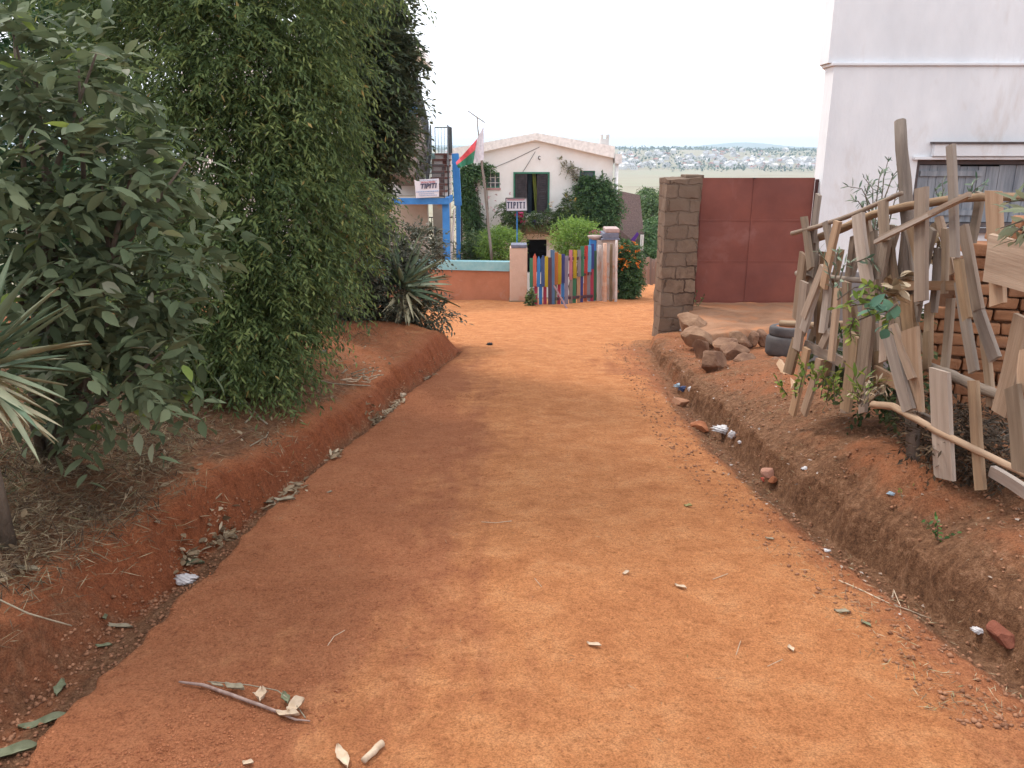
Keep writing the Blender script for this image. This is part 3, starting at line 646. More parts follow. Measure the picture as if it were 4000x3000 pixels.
# central flight
top = at(*Z1(405, 495), 23.6); topl = at(*Z1(315, 495), 23.6); z0 = a0.z; ns = 7; xl0, xr0 = at(*Z1(290, 780), 21).x, at(*Z1(400, 780), 21).x
for k in range(ns):
    f0 = k / ns; za_ = z0 + (topl.z - z0) * (k + 1) / ns; y0 = 21.2 + (23.4 - 21.2) * f0; y1 = y0 + 2.2 / ns
    x0, x1 = xl0, xr0 + .0
    mb = MB(); mb.box(x0, x1, y0, 23.4, za_ - (topl.z - z0) / ns + .002, za_ - .045); st = mb.build('step', M_riser, stair)
    mb = MB(); mb.box(x0 - .02, x1 + .02, y0 - .03, y1 + .02, za_ - .045 + .002, za_); mb.build('tread', M_tread, st)
    mb = MB(); xm = (x0 + x1) / 2 + .1; mb.box(xm - .09, xm + .02, y0 - .006, y0, za_ - (topl.z - z0) / ns + .01, za_ - .05); mb.build('brick_riser', M_tread, st)
mb = MB(); mb.box(topl.x - .05, top.x + .05, 23.42, 24.6, top.z - .16, top.z); mb.build('upper_landing', M_teal, stair)
mb = MB(); mb.box(topl.x - .03, top.x + .03, 23.5, 24.5, z0 - 2, top.z - .165); mb.build('stair_core', M_beige, stair)
def railing(p0, p1, h, n, par, r=.016, rails=(1.0, .08), mid=None, post=True):
    mb = MB(); p0, p1 = Vector(p0), Vector(p1); up = Vector((0, 0, 1))
    for f in rails: mb.bar(p0 + up * h * f, p1 + up * h * f, .03, .03)
    if mid: mb.bar(p0 + up * h * mid, p1 + up * h * mid, .02, .02)
    for k in range(n + 1):
        q = p0.lerp(p1, k / n); rr = r * (2 if post and k in (0, n) else 1); mb.bar(q, q + up * h * 1.0, rr * 1.6, rr * 1.6)
    return mb.build('railing', M_iron, par)
zt = top.z
railing((xr0 + .06, 21.2, z0), (top.x + .06, 23.5, zt), .75, 26, stair, .012)
railing((xl0 - .06, 21.2, z0), (topl.x - .03, 23.5, zt), .75, 26, stair, .012)
railing((topl.x, 24.5, zt), (top.x + .06, 24.5, zt), .72, 5, stair, .006, (1.0,)); railing((top.x + .09, 23.5, zt), (top.x + .09, 24.5, zt), .72, 5, stair, .008, (1.0, .3))
railing((a0.x + .6, 20.46, a0.z), (a1.x - .1, 20.46, a0.z), .8, 30, stair, .006, (1.0, .75, .06))
# second flight up to the left and towards the road
f0 = Vector((topl.x - .1, 23.5, zt)); e_ = at(*Z1(215, 205), 20.9); f1 = Vector((e_.x, 20.9, e_.z))
mb = MB()
for k in range(9):
    q = f0.lerp(f1, k / 9); q2 = f0.lerp(f1, (k + 1) / 9); mb.box(q2.x - 1.0, q.x, q2.y, q.y, q.z - .18, q2.z)
mb.build('upper_flight', M_taupe, stair)
mb = MB(); mb.add([(f1.x - .9, f1.y, f1.z - .2), (f1.x - .05, f1.y, f1.z - .2), (f0.x - .05, f0.y, f0.z - .2), (f0.x - .9, f0.y, f0.z - .2), (f1.x - .9, f1.y + .3, f1.z - 1.6), (f1.x - .15, f1.y + .3, f1.z - 1.6), (f0.x - .15, f0.y - .2, f0.z - .9), (f0.x - .9, f0.y - .2, f0.z - .9)], [(0, 1, 2, 3), (4, 7, 6, 5), (0, 4, 5, 1), (1, 5, 6, 2), (2, 6, 7, 3), (3, 7, 4, 0)])
mb.build('stair_underside', M_taupe, stair)
railing(f0, f1, .85, 26, stair, .014); railing(f0 + Vector((-.95, 0, 0)), f1 + Vector((-.95, 0, 0)), .85, 20, stair, .014)
mb = MB(); mb.box(f1.x - 1.8, f1.x + .05, f1.y - 1.0, f1.y - .003, f1.z - .14, f1.z); mb.build('top_landing', M_blue, stair)
railing((f1.x + .03, f1.y - 1, f1.z), (f1.x + .03, f1.y, f1.z), .9, 8, stair, .014); railing((f1.x - 1.8, f1.y - .98, f1.z), (f1.x + .03, f1.y - .98, f1.z), .9, 14, stair, .014)
# lower flight and its rails
for k in range(6):
    z = zb(22) + .17 * k; mb = MB(); x0, x1 = at(*Z1(318, 1100), 21.6).x, at(*Z1(380, 1100), 21.6).x
    y = 21.6 + .28 * k; mb.box(x0, x1, y, 23.4, z, z + .13); s2 = mb.build('step', M_riser, stair); mb = MB(); mb.box(x0 - .02, x1, y - .03, y + .3, z + .132, z + .17); mb.build('tread', M_tread, s2)
pA, pB = at(*Z1(285, 870), 22.0), at(*Z1(330, 1190), 22.0)
railing((pB.x, 21.5, zb(22) + .1), (pB.x - .1, 23.4, zb(22) + 1.3), .95, 14, stair, .02)
pC = at(*Z1(350, 1000), 24); railing((pC.x - .3, 24, pC.z - .6), (pC.x + .7, 24, pC.z - .6), 1.0, 8, stair, .014)

# ---- signs
M_navy = plain('navy_lettering', (.03, .04, .1)); M_redl = plain('red_lettering', (.5, .08, .1)); M_bluel = plain('faint_blue_lettering', (.25, .38, .6)); M_signw = pm('white_board', (.62, .63, .7), (.72, .73, .79), 3, .6, .1)
def board(name, f, q, Y, mat, label, th=.03):
    P = [at(*f(*p), Y) for p in q]; mb = MB(); mb.add([p for p in P] + [p + Vector((0, th, 0)) for p in P], [(0, 1, 2, 3), (4, 7, 6, 5), (0, 4, 5, 1), (1, 5, 6, 2), (2, 6, 7, 3), (3, 7, 4, 0)])
    c = sum(P, Vector()) / 4; e = empty(name, (c.x, Y, min(p.z for p in P)), label, 'sign')
    mb.build('panel', mat, e); return e, P, c
e, P, c = board('sign_board', Z1, [(196, 668), (355, 659), (356, 777), (208, 786)], 20.3, M_signw, 'white TIPITI notice board leaning on the black balcony railing')
ang = math.atan2(P[1].z - P[0].z, P[1].x - P[0].x); W_ = (P[1] - P[0]).length
def tm(c, dz, a=0, dy=-.02, dx=0): return Matrix.Translation((c.x + dx, 20.3 + dy, c.z + dz)) @ Matrix.Rotation(-a, 4, 'Y') @ Matrix.Rotation(R(90), 4, 'X')
SW = W_
text('lettering', 'TIPITI', M_navy, tm(c, .05, ang, dx=.03), .165, .003, e, .004, .2, 1.0)
text('lettering', 'EKOLA PRIVEE', M_redl, tm(c, .145, ang, dx=.03), .055, .002, e, .0008)
mb = MB(); random.seed(3)
for zz_, xa_, xb_, hh_ in ((-.075, -.27, .28, .022), (-.125, -.2, .16, .012), (-.17, -.2, .25, .014), (.19, -.2, .22, .01)):
    x_ = xa_
    while x_ < xb_:
        l_ = random.uniform(.015, .05); mb.box(c.x + x_, c.x + x_ + l_, 20.281, 20.286, c.z + zz_ + x_ * ang - hh_ / 2, c.z + zz_ + x_ * ang + hh_ / 2); x_ += l_ + .012
mb.build('faded_print', M_bluel, e)
e, P, c = board('school_sign', Z1, [(789, 786), (926, 786), (929, 868), (793, 870)], 21.0, M_signw, 'framed white TIPITI sign on a thin blue post in front of the balcony')
mb = MB()
for i in range(4): mb.bar(P[i] + Vector((0, -.005, 0)), P[(i + 1) % 4] + Vector((0, -.005, 0)), .018, .045)
mb.build('frame', M_iron, e)
W2 = (P[1] - P[0]).length; H2_ = (P[0] - P[3]).length; mb = MB()      # tall slab letters T I P I T I
def slab(x, T=True, P_=False):
    u = H2_; zt_, zb_ = c.z + .2 * u, c.z - .3 * u; y0_, y1_ = 20.982, 20.99; s_ = .021 * W2 * 1.15
    mb.box(x - s_, x + s_, y0_, y1_, zb_ + .05 * u, zt_ - .07 * u)
    if P_:
        mb.box(x - s_, x + .05 * W2, y0_, y1_, zt_ - .07 * u, zt_); mb.box(x + s_, x + .05 * W2, y0_, y1_, zt_ - .27 * u, zt_ - .2 * u); mb.box(x + .05 * W2, x + .085 * W2, y0_, y1_, zt_ - .27 * u, zt_)
    else:
        w_ = (.075 if T else .042) * W2; mb.box(x - w_, x + w_, y0_, y1_, zt_ - .07 * u, zt_)
    mb.box(x - .036 * W2, x + .036 * W2, y0_, y1_, zb_, zb_ + .05 * u)
xs_ = [P[0].x + W2 * k for k in (.13, .27, .385, .56, .71, .87)]
slab(xs_[0]); slab(xs_[1], False); slab(xs_[2], False, True); slab(xs_[3], False); slab(xs_[4]); slab(xs_[5], False)
mb.build('lettering', M_navy, e)
mb = MB(); mb.box(P[0].x + .04, P[1].x - .06, 20.982, 20.99, c.z + .33 * H2_, c.z + .41 * H2_); mb.build('red_stripe', plain('faded_red', (.42, .2, .25)), e)
q0, q1 = at(*Z1(862, 872), 21.03), at(*Z1(863, 1090), 21.03); mb = MB(); mb.tube([(q0.x, 21.06, c.z + .1), (q1.x, 21.06, zb(21) - .3)], .016, 8); mb.build('post', M_blue, e)

# ---- flag and pole
pb = at(*Z1(692, 1080), 21); pole = empty('flagpole', (pb.x, 21, pb.z), 'leaning grey wooden flagpole with a crooked crossbar at its top', 'flagpole')
M_grey = pm('weathered_pole', (.16, .14, .12), (.34, .3, .27), 6, .9, .5, .01, 40, True, (1, 1, .15))
logm('pole', [at(*Z1(700, 1200), 21), at(*Z1(660, 780), 21), at(*Z1(631, 530), 21), at(*Z1(624, 470), 21)], [.038, .034, .030, .028], M_grey, pole)
logm('mast', [at(*Z1(624, 475), 21.06), at(*Z1(612, 370), 21.06), at(*Z1(603, 262), 21.06)], [.02, .016, .012], M_grey, pole)
logm('crossbar', [at(*Z1(541, 219), 21.0), at(*Z1(600, 260), 21.02), at(*Z1(654, 297), 21.0)], [.011, .014, .011], M_grey, pole)
A, B_ = at(*Z1(645, 322), 20.9), at(*Z1(648, 536), 20.9)
tp = [Z1(645, 322), Z1(622, 365), Z1(600, 405), Z1(535, 480), Z1(465, 555)]; bt = [Z1(648, 536), Z1(610, 550), Z1(575, 560), Z1(530, 575), Z1(480, 592)]
nu, nv_ = 36, 22; Vf = []
for i in range(nu + 1):
    f = i / nu * 4; k = min(int(f), 3); g_ = f - k
    tu = [tp[k][q] * (1 - g_) + tp[k + 1][q] * g_ for q in (0, 1)]; bu = [bt[k][q] * (1 - g_) + bt[k + 1][q] * g_ for q in (0, 1)]
    for j in range(nv_ + 1):
        u, v = [tu[q] * (1 - j / nv_) + bu[q] * j / nv_ for q in (0, 1)]
        Vf.append(at(u, v, 20.9 + .12 * math.sin(i * .45 + j * .12) * i / nu + .02 * math.sin(i * 1.3)))
fw, fr_, fg = [], [], []
for i in range(nu):
    for j in range(nv_):
        q = (i * (nv_ + 1) + j, i * (nv_ + 1) + j + 1, (i + 1) * (nv_ + 1) + j + 1, (i + 1) * (nv_ + 1) + j)
        (fw if i < nu * .46 else fr_ if j < nv_ * .42 else fg).append(q)
Vf = np.array([tuple(p) for p in Vf]); nn = len(Vf); V2 = np.vstack([Vf, Vf + np.array([0, .006, 0])]); allf = fw + fr_ + fg
Ff = np.array(allf); Fi = np.array([0] * len(fw) + [1] * len(fr_) + [2] * len(fg))
fl = npmesh('flag', V2, [np.vstack([Ff, Ff[:, ::-1] + nn])], [plain('white_cloth', (.72, .72, .78), .9), plain('red_cloth', (.75, .12, .14), .9), plain('green_cloth', (.05, .22, .13), .9)], None, smooth=True, fidx=np.concatenate([Fi, Fi]))
tag(fl, 'white, red and green flag blowing to the left from the leaning pole', 'flag')

# ================================================================== LOW WALL, PAINTED GATE, POSTS
M_terra = pm('mud_stained_render', (.36, .14, .075), (.5, .21, .12), 1.3, .9, .4, .02, 20, c3=(.42, .26, .2), s3=(.55, .7), sc3=1.5)
M_cream = pm('stained_cream_render', (.5, .33, .25), (.66, .47, .37), 1.2, .9, .4, .02, 20, c3=(.5, .2, .1), s3=(.5, .66), sc3=1.1)
M_band = pm('teal_band_paint', (.2, .42, .46), (.32, .52, .54), 4, .8, .2, c3=(.45, .3, .22), s3=(.6, .68), sc3=4)
M_cap = plain('blue_grey_cap', (.17, .18, .24), .8)
wl0, wl1 = at(*Z1(250, 1195), 20.6), at(*Z1(812, 1200), 19.6)
e = empty('garden_wall', ((wl0.x + wl1.x) / 2, 20.1, zb(20)), 'low terracotta stained garden wall with a pale teal top band', 'wall')
def slopedwall(p0, p1, z0, z1, th, mat, name, par, zz=None):
    mb = MB(); d = (Vector(p1) - Vector(p0)); d.z = 0; n = Vector((-d.y, d.x, 0)).normalized() * th
    a, b_ = Vector(p0), Vector(p1); Zt0, Zt1 = (z1 if zz is None else zz[0]), (z1 if zz is None else zz[1]); Zb0, Zb1 = (z0 if not isinstance(z0, tuple) else z0[0]), (z0 if not isinstance(z0, tuple) else z0[1])
    vs = [(a.x, a.y, Zb0), (b_.x, b_.y, Zb1), (b_.x + n.x, b_.y + n.y, Zb1), (a.x + n.x, a.y + n.y, Zb0), (a.x, a.y, Zt0), (b_.x, b_.y, Zt1), (b_.x + n.x, b_.y + n.y, Zt1), (a.x + n.x, a.y + n.y, Zt0)]
    mb.add(vs, [(0, 3, 2, 1), (4, 5, 6, 7), (0, 1, 5, 4), (1, 2, 6, 5), (2, 3, 7, 6), (3, 0, 4, 7)]); return mb.build(name, mat, par)
bl = pxm(20, 20) ; wx0 = wl0.x - 2.2
tz0, tz1 = wl0.z, wl1.z; bh0, bh1 = pxm(20.6, 17), pxm(19.6, 20)
slopedwall((wx0, 20.95, 0), (wl1.x, 19.6, 0), (-3.5, -3.5), 0, .2, M_terra, 'wall_face', e, (tz0 - bh0, tz1 - bh1))
slopedwall((wx0, 20.9, 0), (wl1.x, 19.56, 0), (tz0 - bh0 + .002, tz1 - bh1 + .002), 0, .28, M_band, 'coping', e, (tz0, tz1))
p0, p1 = at(*ZG(140, 410), 19.0), at(*ZG(375, 410), 19.0)
pz = at(*ZG(250, 405), 19.0).z; e = empty('gate_pillar', ((p0.x + p1.x) / 2, 19.2, zb(19)), 'cream gate pillar stained orange at its foot, with a blue grey cap', 'pillar')
mb = MB(); mb.box(p0.x, p1.x, 19.0, 19.5, zb(19) - .3, pz); mb.build('shaft', M_cream, e, bev=.02)
mb = MB(); mb.box(p0.x + .03, p1.x - .01, 18.98, 19.46, pz + .002, pz + .08); mb.build('cap', M_cap, e, bev=.02)
mb = MB(); mb.box(p0.x - .02, p1.x + .03, 18.95, 19.55, zb(19) - .3, zb(19) + .05); mb.build('footing', M_brown, e, bev=.03)
# painted pickets
PC = dict(green=(.05, .19, .11), coral=(.5, .13, .09), blue=(.05, .2, .5), dblue=(.05, .09, .22), yellow=(.42, .34, .03), purple=(.09, .05, .07), steel=(.09, .17, .3), orange=(.45, .16, .05), navy=(.05, .06, .22), lav=(.27, .25, .33),
          pink=(.5, .18, .22), grey=(.22, .22, .25), red=(.42, .05, .05), sky=(.13, .4, .66), dgreen=(.04, .12, .07), crimson=(.36, .05, .09), brick=(.34, .1, .06), tan=(.45, .27, .17), bgrey=(.25, .2, .18), teal=(.06, .22, .25), ggreen=(.14, .17, .12))
PM = {}
def pcm(k):
    if k not in PM:
        c_ = PC[k]; PM[k] = pm('paint_' + k, tuple(x * .75 for x in c_), tuple(min(1, x * 1.15) for x in c_), 8, .7, .4, .006, 50, True, (1, 1, .2), rand=.0, c3=tuple(.5 * x + .13 for x in c_), s3=(.6, .68), sc3=14)
    return PM[k]
PK = [[430, 540, 925, 'green', 445, 960, 1240, 'grey'], [475, 480, 915, 'coral', 490, 930, 1190, 'crimson'], [525, 515, 918, 'blue', 553, 930, 1240, 'blue'], [582, 500, 915, 'dblue', None, 0, 0, ''], [630, 515, 922, 'yellow', 610, 930, 1240, 'crimson'],
      [676, 530, 1240, 'purple', None, 0, 0, ''], [712, 430, 1240, 'steel', None, 0, 0, ''], [762, 460, 890, 'orange', 745, 900, 1240, 'ggreen'], [805, 485, 885, 'yellow', 796, 890, 1236, 'crimson'], [852, 485, 872, 'navy', 845, 878, 1226, 'blue'],
      [897, 510, 1192, 'lav', None, 0, 0, ''], [952, 430, 822, 'pink', 955, 840, 1190, 'bgrey'], [1010, 430, 806, 'yellow', 1000, 812, 1188, 'green'], [1066, 430, 785, 'grey', 1057, 790, 1152, 'tan'], [1106, 380, 780, 'green', 1097, 786, 1135, 'navy'],
      [1157, 375, 740, 'red', 1147, 742, 1142, 'brick'], [1202, 370, 722, 'sky', 1190, 724, 1100, 'grey'], [1240, 350, 682, 'navy', 1236, 690, 1110, 'crimson'], [1271, 440, 1100, 'dgreen', None, 0, 0, '']]
def gY(x): return 18.15 if x < 730 else 18.15 + (x - 730) / 540 * 1.25
def leaf_gate(name, label, rows, xa, xb):
    e = empty(name, at(*ZG((xa + xb) / 2, 1230), gY((xa + xb) / 2)), label, 'gate', 'painted picket gate leaves')
    for i, r in enumerate(rows):
        x, t_, b_, c_, x2, t2, b2, c2 = r; Y = gY(x); dy = -.02 - .008 * (i % 2)
        if x2 is not None:
            stick('picket', at(*ZG(x - 4, b_), Y + dy), at(*ZG(x, t_), Y + dy), pxm(Y, 7.4), .02, pcm(c_), e, jag=.15, pointed=(x in (475, 525, 582)))
            stick('picket', at(*ZG(x2 - 4, b2), Y + .03), at(*ZG(x2, t2 - 30), Y + .03), pxm(Y, 7.2), .02, pcm(c2), e, jag=.15)
        else: stick('picket', at(*ZG(x - 4, b_), Y + dy), at(*ZG(x, t_), Y + dy), pxm(Y, 8 if x != 712 else 9), .022, pcm(c_), e, jag=.15, pointed=(x in (582, 475)))
    for yy in (620, 900, 1180) if xa < 700 else (560, 780, 1080):
        y2 = yy - (0 if xa < 700 else 40); stick('rail', at(*ZG(xa, yy), gY(xa) + .06), at(*ZG(xb, y2), gY(xb) + .06), .07, .03, pcm('purple'), e, seg=3)
leaf_gate('picket_gate', 'left leaf of the multicoloured picket gate, beside the cream pillar', PK[:7], 425, 728)
leaf_gate('picket_gate', 'right leaf of the multicoloured picket gate, taller towards the wooden posts', PK[7:], 745, 1285)
tag(logm('leaning_stick', [at(*ZG(728, 905), 17.95), at(*ZG(850, 1120), 17.6), at(*ZG(925, 1255), 17.35)], .022, plain('mauve_stick', (.25, .14, .15))), 'thin stick propped diagonally against the painted gate', 'stick')
# right masonry pillar, planter, wooden posts
M_pillar = pm('dirty_white_render', (.36, .31, .28), (.5, .44, .42), 1.5, .9, .4, .02, 20, c3=(.42, .22, .14), s3=(.5, .62), sc3=1.2)
e = empty('gate_pillar', at(*ZG(1440, 1150), 20.0), 'grey white masonry gate pillar with a wide moulded cap, right of the painted gate', 'pillar')
q0, q1 = at(*ZG(1300, 300), 20.0), at(*ZG(1585, 300), 20.0)
mb = MB(); mb.box(q0.x, q1.x, 20.0, 20.6, zb(20, 3) - .4, q0.z); mb.build('shaft', M_pillar, e)
mb = MB(); ct = at(*ZG(1400, 205), 20).z; mb.box(q0.x + .1, q1.x + .03, 19.93, 20.65, q0.z + .002, q0.z + .045); mb.box(q0.x + .14, q1.x + .0, 19.96, 20.62, q0.z + .047, ct); mb.build('cap', M_cap, e, bev=.015)
mb = MB(); mb.box(q0.x + .2, q1.x + .02, 19.98, 20.6, ct + .002, ct + .11); mb.build('cap_block', plain('rose_tile', (.42, .3, .28)), e, bev=.03)
w0, w1 = at(*ZG(1210, 330), 20.1), at(*ZG(1310, 330), 20.1); mb = MB(); mb.box(w0.x, q0.x - .002, 20.1, 20.4, zb(20, 2) - .4, w0.z + .1); mb.build('side_wall', M_blue, e)
c = at(*ZG(1275, 270), 20.15); mb = MB(); mb.tube([(c.x, 20.2, c.z - .06), (c.x, 20.2, c.z - .04), (c.x, 20.2, c.z + .0), (c.x, 20.2, c.z + .05), (c.x, 20.2, c.z + .055)], [.07, .13, .17, .185, .17], 18)
tag(mb.build('bowl_planter', plain('grey_clay', (.42, .33, .3), .9), None, True), 'wide shallow clay bowl planter on the wall by the right gate pillar', 'planter')
flowers('planter_flower', 'rose coloured blossom growing in the wide bowl planter', ZG, [(1200, 200), (1240, 180), (1270, 170), (1250, 195), (1300, 185), (1340, 200), (1290, 200)], 20.15, .035, plain('rose_petals', (.45, .16, .2)), None, 12)
for i, (x0, y0, x1, y1, r_, Y, m_, lb) in enumerate(((1335, 365, 1330, 1120, .055, 19.6, M_pillar, 'thick bleached tree trunk post next to the dark green picket'), (1405, 340, 1400, 1150, .05, 19.4, M_cream, 'bare cream wooden post stained orange at the foot'), (1492, 350, 1480, 1160, .04, 19.5, M_brown, 'dark mossy wooden post between two pale ones'), (1560, 300, 1545, 1150, .032, 19.4, M_riser, 'pale straight post in front of the pillar edge, right of the mossy one'))):
    p_, q_ = at(*ZG(x1, y1 + 60), Y), at(*ZG(x0, y0), Y); tag(logm('wooden_post', [p_, p_.lerp(q_, .5), q_], [r_ * 1.1, r_, r_ * .9], m_), lb, 'post', 'posts right of the painted gate')
# topiary bushes and yard plants
plant('round_bush', 'round clipped lime green bush behind the low wall, left of the cream pillar', 'bush', blobZ(Z1, [(755, 1110, 22, 46, 42, 1.0), (800, 1080, 22, 28, 25, .7), (700, 1130, 22, 25, 25, .6)]), 1900, 8, .16, .05, .03, LF_bright, (at(*Z1(755, 1110), 22).x, 22, zb(22)), clump=.45, shell=.5, droop=.1, group='clipped bushes in the yard')
plant('round_bush', 'round clipped lime green bush behind the gate beside the bowl planter', 'bush', blobZ(Z1, [(1235, 1050, 21.6, 48, 42, .9), (1290, 1015, 21.6, 34, 22, .6), (1200, 1090, 21.6, 26, 22, .6)]), 1900, 8, .16, .05, .03, LF_bright, (at(*Z1(1240, 1050), 21.6).x, 21.6, zb(21.6)), clump=.45, shell=.5, droop=.1, group='clipped bushes in the yard')
plant('yard_shrub', 'leafy green shrub behind the low wall between the blue posts and the round bush', 'shrub', blobZ(Z1, [(560, 1150, 22.5, 16, 20, .5), (620, 1150, 23, 20, 22, .5), (600, 1080, 23.5, 16, 20, .5), (520, 1160, 22.5, 10, 14, .4)]), 520, 8, .3, .12, .04, LF_mid, (at(*Z1(590, 1180), 22.8).x, 22.8, zb(22.8)), droop=.4)
e = plant('flowering_bush', 'tall green bush covered in orange blossom right of the gate posts', 'bush', blobZ(ZG, [(1720, 560, 20.6, 25, 24, .5), (1700, 700, 20.5, 24, 28, .5), (1725, 850, 20.4, 24, 28, .5), (1700, 950, 20.3, 20, 22, .4), (1780, 450, 20.8, 14, 14, .3), (1650, 420, 20.8, 12, 14, .3)]), 1500, 9, .2, .08, .035, LF_vine, (at(*ZG(1730, 1000), 20.5).x, 20.5, zb(20.5, 3)), clump=.3, droop=.3)
crown('blossoms', blobZ(ZG, [(1780, 390, 20.6, 20, 9, .3), (1700, 480, 20.4, 26, 16, .4), (1725, 600, 20.2, 24, 8, .3), (1650, 560, 20.3, 16, 20, .4)]), 75, 5, .12, .06, .045, M_orange, e, shell=.6)
c = at(*ZG(1810, 260), 20.9); mb = MB(); 
o = stick('purple_cloth', at(*ZG(1768, 310), 20.7), at(*ZG(1845, 205), 20.7), .1, .015, plain('purple_cloth', (.1, .04, .28), .9), taper=.7); tag(o, 'purple cloth hanging above the orange flowered bush', 'cloth')
for i, (x, Y) in enumerate(((1890, 20.9), (1915, 21.0))):
    p_ = at(*ZG(x, 230), Y); mb = MB(); mb.box(p_.x - .016, p_.x + .016, Y, Y + .04, zb(Y, 4) - .2, p_.z); tag(mb.build('white_post', M_whitep), ['white painted post beside the orange flowered bush', 'second white painted post, right of its twin by the flowered bush'][i], 'post', 'white posts by the lane')
# rough fence down the lane
e = empty('plank_fence', at(*ZG(2000, 860), 22.5), 'rough grey plank fence along the lane beyond the stone pillar', 'fence')
M_oldw = pm('old_grey_wood', (.22, .15, .12), (.42, .3, .25), 5, .9, .5, .01, 50, True, (1, 1, .12), rand=.3)
for k in range(11):
    x = 1905 + k * 24; Y = 21.4 + k * .14; stick('plank', at(*ZG(x, 880 + (k % 3) * 8), Y), at(*ZG(x + random.uniform(-6, 6), 560 + random.uniform(-45, 40)), Y), pxm(Y, 6.5), .03, M_oldw, e)
stick('rail', at(*ZG(1900, 690), 21.5), at(*ZG(2160, 660), 23), .08, .04, M_oldw, e)
# neighbour's house with brown roof beyond
M_rooft = pm('brown_tiles', (.09, .06, .055), (.19, .135, .125), 30, .9, .9, .04, 14)
nb = empty('brown_roofed_house', (6.4, 34, -4), 'cream house with a steep brown tiled roof, down the lane beyond the white house', 'house')
YN = 33.0
a_ = at(*ZG(1590, 0), YN); mb = MB(); e0 = at(1333, 430, YN); e1 = at(1393, 430, YN); g0 = at(1333, 486, YN); g1 = at(1393, 540, YN)
# roof plane sloping down to the right front
mb.add([(e0.x - 3, YN + 2.5, e0.z), (e1.x + .1, YN + 2.5, e0.z), (e1.x + .1, YN - .2, g1.z + .2), (e1.x - .35, YN - .2, g1.z + .35), (e0.x - 3, YN - .2, e0.z - .2), (e0.x - 3, YN + 2.5, e0.z - .2), (e1.x + .1, YN + 2.5, e0.z - .25)], [(0, 1, 2, 3, 4)])
mb = MB(); rx0, rx1 = e0.x - 2.5, e1.x + .05
V_ = [(rx0, YN + 1, e0.z + .1), (rx1 - .1, YN + 1, e0.z + .1), (rx1, YN - .5, g1.z), (rx1 - .5, YN - .5, g1.z + .1), (rx0, YN - .5, g0.z + 1.9)]
V_ += [(x, y + .12, z - .1) for x, y, z in V_]
mb.add(V_, [(0, 1, 2, 3, 4), (9, 8, 7, 6, 5), (0, 5, 6, 1), (1, 6, 7, 2), (2, 7, 8, 3), (3, 8, 9, 4), (4, 9, 5, 0)]); mb.build('roof', M_rooft, nb)
M_crw = pm('cream_wall', (.55, .5, .36), (.68, .62, .46), 1.5, .9, .3)
mb = MB(); mb.prism([(rx0, -6), (rx1 - .35, -6), (rx1 - .35, g1.z - .1), (rx0 + .4, g0.z + 1.4), (rx0, g0.z + 1.6)], YN - .2, YN + .1); mb.box(rx1 - .45, rx1 - .25, YN + .1, YN + 5, -6, g1.z - .1); mb.build('wall', M_crw, nb)
# ================================================================== STONE PILLAR, RED GATE, RAMP
M_stone = None
def masonry_mat(name, mort, st1, st2, bw, bh, msize, distort=.05, bumpd=.03):
    m, n, b = newmat(name); g_ = n.nodes.new('ShaderNodeNewGeometry'); sx = n.nodes.new('ShaderNodeSeparateXYZ'); n.links.new(g_.outputs['Position'], sx.inputs[0])
    cx = n.nodes.new('ShaderNodeCombineXYZ'); n.links.new(math_(n, 'ADD', sx.outputs[0], sx.outputs[1]), cx.inputs[0]); n.links.new(sx.outputs[2], cx.inputs[1])
    nz_ = noise(n, g_.outputs['Position'], 4.5, 3, .6); off = n.nodes.new('ShaderNodeVectorMath'); off.operation = 'MULTIPLY_ADD'
    n.links.new(nz_.outputs['Color'], off.inputs[0]); off.inputs[1].default_value = (distort * 2,) * 3; n.links.new(cx.outputs[0], off.inputs[2])
    br = n.nodes.new('ShaderNodeTexBrick'); n.links.new(off.outputs[0], br.inputs['Vector']); br.inputs['Scale'].default_value = 1
    br.inputs['Brick Width'].default_value = bw; br.inputs['Row Height'].default_value = bh; br.inputs['Mortar Size'].default_value = msize; br.inputs['Mortar Smooth'].default_value = .5
    br.inputs['Color1'].default_value = (*st1, 1); br.inputs['Color2'].default_value = (*st2, 1); br.inputs['Mortar'].default_value = (*mort, 1); br.inputs['Bias'].default_value = 0
    d = noise(n, g_.outputs['Position'], 9, 7, .7); r = ramp(n, [(.3, (.55, .5, .48)), (.7, (1.15, 1.1, 1.05))]); n.links.new(d.outputs['Fac'], r.inputs['Fac'])
    c_ = mixc(n, 1.0, br.outputs['Color'], r.outputs['Color'], 'MULTIPLY')
    big_ = noise(n, g_.outputs['Position'], 1.6, 5, .6); rb = ramp(n, [(.36, (0, 0, 0)), (.56, (1, 1, 1))]); n.links.new(big_.outputs['Fac'], rb.inputs['Fac'])
    c_ = mixc(n, math_(n, 'MULTIPLY', rb.outputs['Color'], .88), c_, tuple((a + b_) / 2 for a, b_ in zip(mort, st1)))
    n.links.new(c_, b.inputs['Base Color']); b.inputs['Roughness'].default_value = .95; b.inputs['Specular IOR Level'].default_value = .15
    hh_ = math_(n, 'MULTIPLY_ADD', br.outputs['Fac'], -1.0, math_(n, 'MULTIPLY', d.outputs['Fac'], .8)); n.links.new(bump(n, hh_, .9, bumpd), b.inputs['Normal'])
    return m
M_stone = masonry_mat('rough_masonry', (.085, .055, .042), (.26, .19, .14), (.17, .115, .085), .31, .2, .014, .07, .03)
